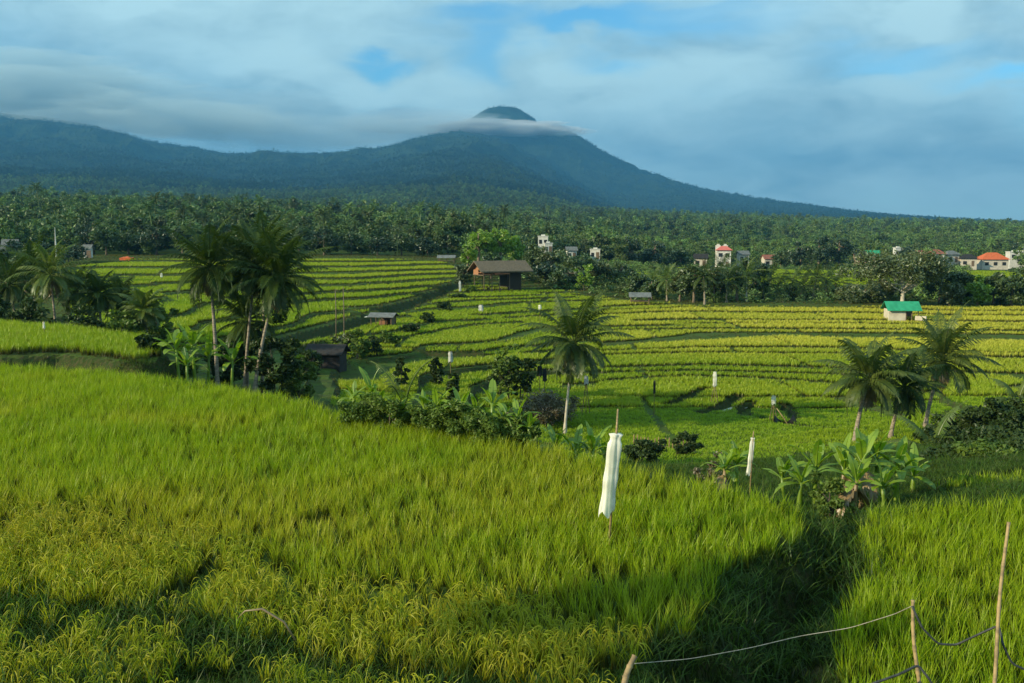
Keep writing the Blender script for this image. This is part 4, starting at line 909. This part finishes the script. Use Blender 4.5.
# ------------------------------------------------------------------ farm huts
def gable(mb, wx, wy, z, rise, over=.3, th=.1, ax='x'):
    """two pitched slabs, ridge along x"""
    hw, hy = wx / 2 + over, wy / 2 + over
    for sg_ in (-1, 1):
        v = np.array([[-hw, sg_ * hy, z - over * rise / (wy / 2)], [hw, sg_ * hy, z - over * rise / (wy / 2)], [hw, 0, z + rise], [-hw, 0, z + rise]])
        v2 = v + np.array([0, 0, th]); vv = np.vstack([v, v2])
        mb.add(vv, [[0,1,2,3],[7,6,5,4],[0,4,5,1],[1,5,6,2],[2,6,7,3],[3,7,4,0]])
def hip(mb, wx, wy, z, rise, over=.5):
    hw, hy = wx / 2 + over, wy / 2 + over; rl = max(.2, wx / 2 - wy / 2 * .8)
    v = [[-hw,-hy,z],[hw,-hy,z],[hw,hy,z],[-hw,hy,z],[-rl,0,z+rise],[rl,0,z+rise],[0,-hy,z],[0,hy,z]]
    mb.add(v, [[0,6,5,4],[6,1,5,5],[1,2,5,5],[2,7,4,5],[7,3,4,4],[3,0,4,4],[0,3,7,6],[6,7,2,1]])
def gable_end(mb, wx, wy, z, rise, inset=.06):
    for sg_ in (-1, 1):
        x = sg_ * (wx / 2 - inset); v = [[x, -wy/2, z], [x, wy/2, z], [x, 0, z + rise - .02], [x - sg_*.08, -wy/2, z], [x - sg_*.08, wy/2, z], [x - sg_*.08, 0, z + rise - .02]]
        mb.add(v, [[0,1,2,2],[5,5,4,3],[0,2,5,3],[1,4,5,2]])
def place(px, py, d): 
    x = (px - 512) / F_PX * d; return x, d, h1(x, d)
# thatched barn on stilts
x, y, z = place(500, 285, 146)
o = thing('thatched_barn', 'long thatched barn on stilts at the top of the diagonal ditch', 'barn', (x, y, z), R(26))
zb_ = zat(272, 146) - z
mb = MB(); gable(mb, 8.0, 4.2, zb_ + 1.0, 1.35, .7, .22); ro = part('roof', mb, M['thatch'], o)
mb = MB(); mb.box((-2.0, 0, zb_ + .05), (3.9, 4.0, .14)); part('deck', mb, M['wood'], o)
mb = MB()
mb.box((-2.3, 1.9, zb_ + .6), (3.2, .08, 1.0)); mb.box((-3.9, 0.9, zb_ + .55), (.08, 1.9, .9)); mb.box((-1.0, -.6, zb_ + .6), (.08, 2.6, 1.0)); gable_end(mb, 7.7, 4.0, zb_ + 1.0, 1.25)
part('wall', mb, M['wood_warm'], o)
mb = MB(); mb.box((2.1, 0.4, zb_ / 2 + .4), (2.6, 2.8, zb_ + 1.1)); part('wall', mb, M['wood_shaded'], o)  # shade under the overhang and black net, both put into the wood colour
mb = MB(); mb.box((-1.0, -2.6, zb_ + .3), (2.4, 1.1, .08)); part('lean_to_roof', mb, M['wood_warm'], o)
for ax_ in (-3.8, -2.4, -1.0, .8):
    for ay_ in (-1.9, 1.8):
        mb = MB(); mb.tube([(ax_, ay_, -.5), (ax_ + .03, ay_, zb_ + 1.1)], .075, 6); part('post', mb, M['wood'], o)
mb = MB(); mb.box((-2.4, -1.98, zb_ + .55), (3.0, .05, .1)); mb.box((-2.4, -1.98, zb_ + .28), (3.0, .05, .08)); mb.box((-3.95, -.8, zb_ + .5), (.05, 2.2, .1)); part('railing', mb, M['wood_warm'], o)
o.scale = (.92, .95, .84)
# small open hut
x, y, z = place(383, 320, 98)
o = thing('field_hut', 'small open field hut with a sagging tin roof and orange sacks inside, above the ditch', 'hut', (x, y, z), R(-12))
zt = zat(312, 98) - z + .2
mb = MB(); gable(mb, 3.3, 2.2, zt, .45, .3, .07); part('roof', mb, M['roof_grey'], o)
mb = MB(); mb.box((-2.0, -.5, zt - .12), (1.0, 1.3, .05), .1); part('awning', mb, M['cloth_white'], o)
for ax_ in (-1.5, 0, 1.5):
    for ay_ in (-1, 1): mb = MB(); mb.tube([(ax_, ay_, -.5), (ax_, ay_, zt)], .06, 6); part('post', mb, M['wood'], o)
mb = MB(); mb.box((.4, .9, zt / 2), (2.2, .06, zt * .9)); mb.box((1.4, 0, zt / 2), (.06, 1.8, zt * .9)); part('wall', mb, M['wood'], o)
mb = MB(); mb.box((.1, -.3, zt * .45), (1.1, .7, .6), .2); part('sack', mb, M['wood_warm'], o)
o.scale = (.72, .72, .66)
# dark hut
x, y, z = place(326, 360, 74)
o = thing('dark_hut', 'low hut with a near-black pitched roof in the shade right of the tall dark palms', 'hut', (x, y, z), R(-8))
zt = zat(352, 74) - z; 
mb = MB(); gable(mb, 2.7, 2.0, zt, .55, .2, .08); part('roof', mb, M['roof_dark'], o)
mb = MB(); mb.box((0, 0, zt / 2 - .2), (2.5, 1.8, zt + .4)); gable_end(mb, 2.5, 1.8, zt, .5); part('wall', mb, M['roof_dark'], o)
mb = MB(); mb.box((-.5, -.93, zt * .4), (.6, .05, zt * .8)); part('door', mb, M['wood'], o)
# green shed
x, y, z = place(902, 318, 113)
o = thing('green_roof_shed', 'shed with a bright green tin roof at the edge of the golden field', 'shed', (x, y, z), R(-7))
zt = zat(308.5, 113) - z
mb = MB(); gable(mb, 3.3, 2.8, zt, .8, .3, .06); part('roof', mb, M['roof_green'], o)
mb = MB(); mb.box((-.75, -1.25, zt / 2 - .1), (1.9, .08, zt + .1)); part('wall', mb, M['wall_cream'], o)
mb = MB(); mb.box((-1.6, 0, zt / 2 - .1), (.08, 2.42, zt + .1)); part('wall', mb, M['wall_cream'], o)
mb = MB(); mb.box((0, 1.25, zt / 2 - .1), (3.2, .08, zt + .1)); part('wall', mb, M['wood'], o)
for ax_ in (.25, .9, 1.6):
    mb = MB(); mb.tube([(ax_, -1.25, -.3), (ax_, -1.25, zt)], .06, 6); part('post', mb, M['wood'], o)
mb = MB(); mb.box((1.9, -1.3, .35), (1.2, .4, .5), R(-25)); part('trough', mb, M['wall_cream'], o)
# pale shelter on terrace and pale far shelter
for (px, py, d, wd, lab) in ((640, 300, 130, 2.6, 'small pale field shelter at the back edge of the terraces'), (447, 262, 196, 3.4, 'pale roofed shelter on top of the striped terraces')):
    x, y, z = place(px, py, d); o = thing('field_shelter', lab, 'shelter', (x, y, z), R(-5)); zt = 1.15
    mb = MB(); gable(mb, wd, 1.8, zt, .45, .2, .06); part('roof', mb, M['roof_grey'], o)
    for ax_ in (-wd/2 + .1, wd/2 - .1):
        for ay_ in (-.8, .8): mb = MB(); mb.tube([(ax_, ay_, -.3), (ax_, ay_, zt)], .06, 6); part('post', mb, M['wood'], o)
    mb = MB(); mb.box((0, 0, .5), (wd - .3, 1.5, .08)); part('bench', mb, M['wood'], o)

# ------------------------------------------------------------------ village
def house(px, py_top, wpx, d, wall, roof, lab, kind='gable', storeys=1, rz=0., depth=.8, zb=None, name='village_house', over=.5, roofh=.3):
    x, y, z = place(px, 0, d); Wd = wpx / F_PX * d; dp = Wd * depth
    top = zat(py_top, d); rh = min(Wd, dp) * roofh; hh = top - z - rh
    if kind == 'flat': hh = top - z
    if hh < 2.2 * storeys: z = z + (hh - 2.4 * storeys); hh = 2.4 * storeys
    o = thing(name, lab, 'house', (x, y, z), rz)
    Wb, Db = Wd - 2 * over, dp - 2 * over
    mb = MB(); mb.box((0, 0, hh / 2 - .4), (Wb, Db, hh + .8))
    if kind == 'gable': gable_end(mb, Wb, Db, hh, rh * .93, 0.0)
    part('wall', mb, M[wall], o)
    mb = MB()
    if kind == 'gable': gable(mb, Wb, Db, hh, rh, over, .12)
    elif kind == 'hip': hip(mb, Wb, Db, hh, rh, over)
    else: mb.box((0, 0, hh + .1), (Wb + .3, Db + .3, .22)); mb.box((0, 0, hh + .35), (Wb * .4, Db * .4, .5))
    part('roof', mb, M[roof], o)
    sh = min(3.0, hh); nw = max(2, int(Wb / 2.4)); vis0 = hh - sh * storeys
    for st in range(storeys):
        for i in range(nw):
            xx = -Wb / 2 + Wb * (i + .5) / nw; zc = hh - sh * (st + .52)
            if st == storeys - 1 and i == nw // 2:
                mb = MB(); mb.box((xx, -Db / 2 - .02, zc - .25), (.95, .08, min(2.0, sh * .7))); part('door', mb, M['wood'], o); continue
            mb = MB(); mb.box((xx, -Db / 2 - .02, zc), (min(1.3, Wb / nw * .6), .08, min(1.2, sh * .45))); part('window', mb, M['glass_dark'], o)
    return o, Wb, Db, hh
houses = [
 (543, 236.5, 12, 292, 'wall_white', 'wall_white', 'white flat-roofed house at the left end of the village, uppermost', 'flat', 2),
 (548, 243.5, 10, 286, 'wall_white', 'wall_white', 'smaller white house just below the uppermost white one', 'flat', 1),
 (571, 247, 12, 300, 'wall_white', 'roof_grey', 'white house with a grey roof between the trees', 'gable', 1),
 (595, 249.5, 12, 300, 'wall_white', 'wall_white', 'long low white house right of the uppermost white ones', 'flat', 1),
 (618, 252, 9, 305, 'wall_cream', 'roof_grey', 'small cream house half hidden by the round dark trees', 'gable', 1),
 (723, 246, 17, 320, 'wall_white', 'roof_pink', 'pink-roofed house among the trees in the middle distance', 'hip', 2),
 (700, 254, 15, 310, 'wall_cream', 'roof_dark', 'low house with a dark roof left of the pink-roofed one', 'gable', 1),
 (742, 251, 12, 322, 'wall_cream', 'roof_grey', 'grey-roofed house right of the pink-roofed one', 'gable', 1),
 (768, 255, 14, 330, 'wall_cream', 'roof_red', 'low brownish house left of the dark tree pair', 'gable', 1),
 (858, 252, 12, 340, 'wall_brown', 'roof_dark', 'dark brown house beside the green-roofed village house', 'gable', 1),
 (871, 250.5, 14, 346, 'wall_brown', 'roof_green', 'village house with a small green roof', 'gable', 1),
 (896, 248, 9, 362, 'wall_white', 'wall_white', 'little white tower house left of the long brown roofs', 'flat', 2),
 (918, 250.5, 22, 356, 'wall_brown', 'roof_red', 'long house with a faded red-brown roof, left of the white-walled one', 'hip', 1),
 (934, 249.5, 18, 350, 'wall_white', 'roof_red', 'white-walled house under a red-brown roof', 'hip', 1),
 (949, 250.5, 16, 354, 'wall_cream', 'roof_grey', 'house with a pointed grey roof between the red-brown and dark roofs', 'hip', 1),
 (966, 254, 18, 352, 'wall_cream', 'roof_dark', 'house with a dark tiled roof left of the orange-roofed one', 'hip', 1),
 (990, 252.5, 28, 356, 'wall_cream', 'roof_orange', 'two-storey house with a bright orange roof and a row of dark openings', 'hip', 2),
 (1013, 252, 17, 366, 'wall_white', 'wall_white', 'low white house right of the orange-roofed one', 'flat', 1),
 (1024, 246, 12, 400, 'wall_white', 'roof_grey', 'white house at the right edge above the low white one', 'gable', 1),
 (90, 245, 10, 212, 'wall_white', 'roof_grey', 'small white house at the left edge of the far fields', 'gable', 1),
 (13, 240, 16, 160, 'wall_cream', 'roof_grey', 'pale-roofed hut between the palms at the left edge', 'gable', 1),
]
for (px, pt, wp, d, wl, rf, lab, kd, stn) in houses:
    o, Wb, Db, hh = house(px, pt, wp, d, wl, rf, lab, kd, stn, rz=R((px * 7 % 23) - 11) if px != 990 else R(-4), over=.35 if wp < 16 else .6)
    if px == 723:
        for ax_ in (-Wb * .42, Wb * .1):
            mb = MB(); mb.box((ax_, Db * .35, hh * .6), (1.7, 1.3, hh * 1.2 + .8)); mb.box((ax_, Db * .35, hh * 1.2 + .6), (.9, .8, .5)); part('tower', mb, M['wall_white'], o)
# masts, poles, tarpaulin
x, y, z = place(58, 0, 150); mb = MB(); ht = zat(227, 150) - z
o = thing('white_mast', 'thin white mast standing above the trees at the left', 'mast', (x, y, z))
mb.tube([(0, 0, -.3), (0, 0, ht * .6), (0, 0, ht)], [.16, .12, .03], 8); part('pole', mb, M['wall_white'], o)
mb = MB(); mb.tube([(0, 0, 0), (0, 0, ht * .35)], .28, 8); part('lower_sleeve', mb, M['cloth_grey'], o)
for px, top, lab in ((335, 289, 'left one of two bare upright poles on the striped terraces'), (343, 287, 'right one of two bare upright poles on the striped terraces')):
    x, y, z = place(px, 0, 88); mb = MB(); ht = zat(top, 88) - z; mb.tube([(0, 0, -.4), (0.05, 0, ht * .5), (0.02, 0, ht)], [.055, .05, .03], 8); o = link('bare_pole', mb.mesh('bare_pole', M['bark'], True), loc=(x, y, z)); tag(o, lab, 'pole', 'two bare poles')
x, y, z = place(128, 0, 199); mb = MB(); 
gx = np.linspace(-1.2, 1.2, 9); gy_ = np.linspace(-.8, .8, 7); GX, GYY = np.meshgrid(gx, gy_); GZ = .55 + .25 * np.cos(GX * 1.6) * np.cos(GYY * 1.9) + .05 * np.sin(GX * 5 + GYY * 3)
ii = np.arange(6)[:, None] * 9 + np.arange(8)[None]; mb.add(np.stack([GX, GYY, GZ], -1).reshape(-1, 3), np.stack([ii, ii + 1, ii + 10, ii + 9], -1).reshape(-1, 4))
GZ2 = GZ * 0 - .1; mb.add(np.stack([GX, GYY, GZ2], -1).reshape(-1, 3), np.stack([ii, ii + 9, ii + 10, ii + 1], -1).reshape(-1, 4))
for e in (0, 6):
    k = np.arange(8) + e * 9; mb.add(np.vstack([np.stack([GX, GYY, GZ], -1).reshape(-1, 3), np.stack([GX, GYY, GZ2], -1).reshape(-1, 3)]), np.stack([k, k + 1, k + 64, k + 63], 1))
o = link('tarpaulin', mb.mesh('tarpaulin', M['roof_orange']), loc=(x, y, z)); tag(o, 'orange tarpaulin heap at the far edge of the left field', 'tarpaulin')

# ------------------------------------------------------------------ scare bags, posts, rope
def bag(label, px, d, top, bot, wpx, mat='cloth_white', stick_top=None, legs=False, seed=1, lean=0., ground=None, name='bird_scarer', ragged=.03, n=20, stick='bamboo'):
    """plastic sheet wrapped round a stick: a pleated, slightly flaring sleeve"""
    x = (px - 512) / F_PX * d; z0 = h1(x, d) if ground is None else ground
    z1, z2 = zat(bot, d) - z0, zat(top, d) - z0; r = random.Random(seed); wdt = wpx / F_PX * d / 2
    o = thing(name, label, 'bird scarer', (x, d, z0))
    st = zat(stick_top, d) - z0 if stick_top else z2 + .05
    mb = MB(); mb.tube([(lean * (z2 - z1) * -.75, 0, -.2), (0, -.02, z2), (lean * .2, 0, st)], [.022, .02, .014], 8); part('stick', mb, M[stick], o, True)
    nr_, na_ = 26, 36; V = []; 
    for i in range(nr_):
        s = i / (nr_ - 1); zc = z1 + (z2 - z1) * s; rr_ = wdt * (.86 - .06 * s + .035 * math.sin(s * 7 + seed) + .035 * math.sin(s * 19)) * (1.15 if s > .97 else (.80 if s > .88 else 1))
        ox = -lean * (1 - s) * (z2 - z1)
        for j in range(na_):
            a_ = j / na_ * 6.283; pl = 1 + .17 * math.sin(a_ * 4 + seed + s * 2.2) + .12 * math.sin(a_ * 7 + s * 5 + seed) + .10 * math.sin(s * 17 + a_ * 2) * s
            V.append((ox + rr_ * pl * math.cos(a_), .7 * rr_ * pl * math.sin(a_), zc + (ragged * 2 * math.sin(a_ * 3 + seed) if i == 0 else 0)))
    q = []
    for i in range(nr_ - 1):
        for j in range(na_): q.append((i * na_ + j, i * na_ + (j + 1) % na_, (i + 1) * na_ + (j + 1) % na_, (i + 1) * na_ + j))
    b_ = len(V); V.append((0, 0, z2 + .02)); 
    for j in range(0, na_, 2): q.append(((nr_-1)*na_ + j, (nr_-1)*na_ + j + 1, (nr_-1)*na_ + (j + 2) % na_, b_))
    mb = MB(); mb.add(V, q); part('plastic_bag', mb, M[mat], o, True)
    if legs:
        for sg_ in (-1, 1):
            mb = MB(); mb.tube([(0, 0, z1 + .3), (sg_ * .28, 0, -.1)], .022, 6); part('leg', mb, M['wood'], o)
    return o
bag('long white plastic bag on a bamboo stick standing in the near rice, leaning slightly', 618, 16.2, 434, 514, 15, 'cloth_white', 409, seed=2, lean=.12, ragged=.03)
bag('thin white plastic-wrapped post between the banana plants', 757, 27, 438, 474, 5.2, 'cloth_white', 431, seed=3, lean=.09)
bag('white bag on a stick on the seedling field, by the dark trench', 717, 66, 372, 386, 4.6, seed=4, legs=True)
bag('white bag on a propped stick beside its black shadow heap, at the right of the seedling field', 777, 60, 396, 404, 5.0, seed=5, legs=True)
bag('greyish bag on a stick with two legs in the shade of the lone palm', 587, 62, 376, 384, 4.4, 'cloth_grey', seed=6, legs=True)
bag('pale bag on a stick on the shaded lower terrace, left of the lone palm', 450, 74, 352, 362, 4.5, 'cloth_grey', seed=7)
bag('left of two black plastic bags on sticks, in the shade left of the lone palm', 540, 66, 366, 376, 5, 'cloth_black', seed=8)
bag('right of two black plastic bags on sticks, in the shade left of the lone palm', 545, 63, 369, 381, 4.5, 'cloth_black', seed=9)
bag('dark rag on a crooked stick right of the lone palm', 656, 62, 381, 393, 2.6, 'cloth_black', seed=10)
bag('pale tattered bag on the terrace below the thatched barn', 481, 116, 305, 313, 5, 'cloth_grey', seed=11)
bag('tiny white bag on the terrace just above the lone palm fronds, at its left', 540, 104, 305, 309, 3.2, seed=12)
bag('short white wrapped post in the small field at the right edge', 1011, 34, 462, 476, 7, 'cloth_white', seed=13)
bag('tiny white bag standing on the raised field at the left edge', 42, 54, 322, 328, 2.4, seed=14)
bag('little white bag on the far left field beside the palms', 162, 140, 273, 277, 2.6, seed=15)
bag('white post at the ditch beside the thatched barn', 460, 138, 281, 291, 2.6, 'cloth_grey', seed=16)
# black heap added as the scarer's cast shadow, and its prop
x, y, z = place(789, 0, 59.5)
mb = MB(); r = random.Random(3)
gx = np.linspace(-.9, .9, 10); gz = np.linspace(0, 1, 6); V = []; 
for k_ in gz:
    for g_ in gx: V.append((g_ * (1 - .3 * k_), .35 * math.sin(g_ * 4 + k_ * 3) + .25 * k_, .1 + k_ * .75 * (1 - .3 * math.cos(g_ * 3)) * (1 if k_ > 0 else 0)))
q = [(i * 10 + j, i * 10 + j + 1, i * 10 + j + 11, i * 10 + j + 10) for i in range(5) for j in range(9)]
mb.add(V, q); V2 = [(a_, b_ + .12, c_) for a_, b_, c_ in V]; mb.add(V2, [tuple(reversed(k_)) for k_ in q])
o = link('shadow_heap', mb.mesh('shadow_heap', M['cloth_black'], True), loc=(x, y, z - .1)); tag(o, 'black heap standing for the shadow right of the propped white bag', 'shadow shape')
mb = MB(); x, y, z = place(786, 0, 58.6); mb.tube([(-.35, 0, 1.1), (.1, 0, .5), (.42, -.3, -.1)], .03, 6); o = link('prop_stick', mb.mesh('prop_stick', M['bamboo'], True), loc=(x, y, z)); tag(o, 'pale slanting stick leaning beside the black shadow heap', 'stick')
# row of short stakes at the edge of the seedling field
for i in range(17):
    px = 636 + i * 3.6; x = (px - 512) / F_PX * 52; z = h1(x, 52)
    mb = MB(); mb.tube([(0, 0, -.3), (.01, 0, .62 + .05 * math.sin(i * 2.1))], .035, 5); o = link('fence_stake', mb.mesh('fence_stake', M['bamboo']), loc=(x, 52, z)); tag(o, 'short pale stake in the row below the seedling field', 'stake', 'row of short stakes')
# near poles
def pole(label, p0, p1, r0, name='bamboo_pole'):
    a = np.array(p0); b = np.array(p1); b = b; n = 41; s = np.linspace(0, 1, n)[:, None]; P = a + (b - a) * s + np.stack([.012 * np.sin(s[:, 0] * 7), 0 * s[:, 0], 0 * s[:, 0]], 1)
    rad = r0 * (1 - .25 * s[:, 0]) * np.where(np.arange(n) % 8 == 0, 1.22, np.where(np.arange(n) % 8 == 1, .97, 1.0)); mb = MB(); mb.tube(P - a, rad, 8)
    o = link(name, mb.mesh(name, M['bamboo'], True), loc=tuple(a)); return tag(o, label, 'pole', 'bamboo poles in the near field')
def pp(px, py, d): v = at(px, py, d); return (v.x, v.y, v.z)
pole('short upright bamboo pole at the bottom right, carrying the dark hose', pp(921, 720, 8.4), pp(912, 600, 8.6), .021)
pole('tall thin bamboo pole leaning right at the bottom right corner', pp(988, 740, 8.0), pp(1008, 522, 8.4), .019)
pole('thick tilted bamboo stub at the bottom edge, left end of the rope', pp(616, 710, 8.6), pp(634, 656, 8.9), .036, 'bamboo_stub')
def cable(pts, rad, mat, name, label):
    P = np.array(pts); n = len(P); s = np.linspace(0, n - 1, n * 8); 
    Q = np.stack([np.interp(s, np.arange(n), P[:, j]) for j in range(3)], 1)
    for _ in range(3): Q[1:-1] = (Q[:-2] + 2 * Q[1:-1] + Q[2:]) / 4
    mb = MB(); mb.tube(Q, rad, 6); o = link(name, mb.mesh(name, M[mat], True)); return tag(o, label, 'cable')
cable([pp(630, 664, 8.9), pp(690, 659, 9.2), pp(750, 648, 9.6), pp(800, 636, 10), pp(850, 628, 10.0), pp(895, 614, 9.2), pp(912, 606, 8.6)], .0038, 'rope', 'rope', 'thin pale rope stretched across the gully between two bamboo poles')
cable([pp(912, 606, 8.57), pp(922, 628, 8.5), pp(938, 644, 8.5), pp(956, 645, 8.5), pp(975, 636, 8.4), pp(999, 625, 8.3), pp(1003, 645, 8.2), pp(1012, 664, 8.2), pp(1040, 676, 8.2)], .010, 'hose', 'hose', 'dark hose sagging between the two upright bamboo poles')
cable([pp(872, 684, 8.3), pp(900, 674, 8.3), pp(918, 665, 8.37), pp(930, 680, 8.3), pp(940, 700, 8.3)], .011, 'hose', 'hose', 'lower dark hose tied round the short bamboo pole')
mb = MB(); P = np.array([pp(295, 640, 10.2), pp(284, 622, 10.2), pp(262, 609, 10.2), pp(245, 611, 10.2), pp(238, 618, 10.2)]); mb.tube(P, [.012, .012, .014, .01, .003], 5); o = link('dry_stalk', mb.mesh('dry_stalk', M['banana_dry'], True)); tag(o, 'long bent dry stalk over the dark weeds at the bottom left', 'stalk')
# pale irrigation sheet lying beside the trench
wx, wy_ = on(733, 399, -11.25); mb = MB(); mb.box((0, 0, .04), (.9, 3.0, .05), R(-38)); 
o = link('plastic_sheet', mb.mesh('plastic_sheet', M['cloth_grey']), loc=(wx, wy_, h1(wx, wy_) + .12)); tag(o, 'pale plastic sheet lying beside the dark trench in the seedling field', 'sheet')

# ------------------------------------------------------------------ air and clouds
hz = MB(); top_z = 1010.0
hz.box((0, 5900, (top_z - 60) / 2 + 0), (34000, 12600, top_z + 60)); 
hm, t = newmat('haze'); pv = nd(t, 'ShaderNodeVolumePrincipled'); pv.inputs['Color'].default_value = (.13, .44, .80, 1); pv.inputs['Density'].default_value = 1.05e-4; pv.inputs['Anisotropy'].default_value = .1
oo = t.nodes.new('ShaderNodeOutputMaterial'); t.links.new(pv.outputs[0], oo.inputs['Volume'])
ho = link('haze', hz.mesh('haze', hm)); tag(ho, kind='stuff')

def cloud(name, label, c, rad, seed, dens, amp=.25, col=(.93, .96, 1.0), nx=64, ny=28):
    th = np.linspace(0, 2 * np.pi, nx, endpoint=False); ph = np.linspace(.02, np.pi - .02, ny)
    TH, PH = np.meshgrid(th, ph); x = np.cos(TH) * np.sin(PH); y = np.sin(TH) * np.sin(PH); z = np.cos(PH)
    nzz = fbm(x * 3 + seed + 40, (z * 1.3 + y) * 3 + seed * 2 + 40, seed, 4) - .5; nz2 = fbm(x * 8 + 40, z * 3 + y * 8 + 40, seed + 9, 3) - .5
    rr_ = 1 + amp * 2 * nzz + amp * .8 * nz2
    V = np.stack([x * rr_ * rad[0], y * rr_ * rad[1], z * rr_ * rad[2]], -1).reshape(-1, 3)
    i = np.arange(ny - 1)[:, None] * nx; j = np.arange(nx)[None]; j2 = (j + 1) % nx
    mb = MB(); mb.add(V, np.stack([i + j, i + nx + j, i + nx + j2, i + j2], -1).reshape(-1, 4))
    mb.add(np.vstack([V[:nx], V[-nx:]]), [[k, (k + 1) % nx, (k + 2) % nx, 0] for k in range(0, nx, 2)][:0] or [[0, 1, 2, 3]])
    m, t = newmat(name); pv = nd(t, 'ShaderNodeVolumePrincipled'); pv.inputs['Color'].default_value = (*col, 1); pv.inputs['Density'].default_value = dens; pv.inputs['Anisotropy'].default_value = 0.
    oo = t.nodes.new('ShaderNodeOutputMaterial'); t.links.new(pv.outputs[0], oo.inputs['Volume'])
    o = link(name, mb.mesh(name, m, True), loc=c); tag(o, label, kind='stuff'); return o
def cpix(px, py, d): v = at(px, py, d); return (v.x, v.y, v.z)
cloud('cloud', 'white cloud collar round the summit', cpix(500, 128.5, 6350), (480, 160, 52), 3, .020, .45)
cloud('cloud', 'white wisp of the summit collar drifting right', cpix(562, 131, 6400), (200, 110, 30), 4, .007, .5)
cloud('cloud', 'soft cloud spreading left from the summit collar', cpix(425, 124, 6300), (560, 200, 80), 21, .0032, .55, (.80, .92, 1.0))
cloud('cloud', 'cloud bank hiding the top of the left ridge', cpix(-60, 90, 6200), (1500, 420, 215), 5, .0034, .5, (.80, .95, 1.0))
cloud('cloud', 'grey cloud lying along the left ridge', cpix(130, 118, 5900), (900, 260, 130), 15, .0032, .55, (.80, .95, 1.0))
cloud('cloud', 'cloud resting on the ridge between the two mountains', cpix(310, 132, 6200), (850, 260, 105), 6, .0022, .5, (.70, .88, 1.0))
cloud('cloud', 'ragged cloud bank low over the saddle', cpix(240, 112, 6700), (900, 300, 160), 25, .0016, .5, (.70, .88, 1.0))
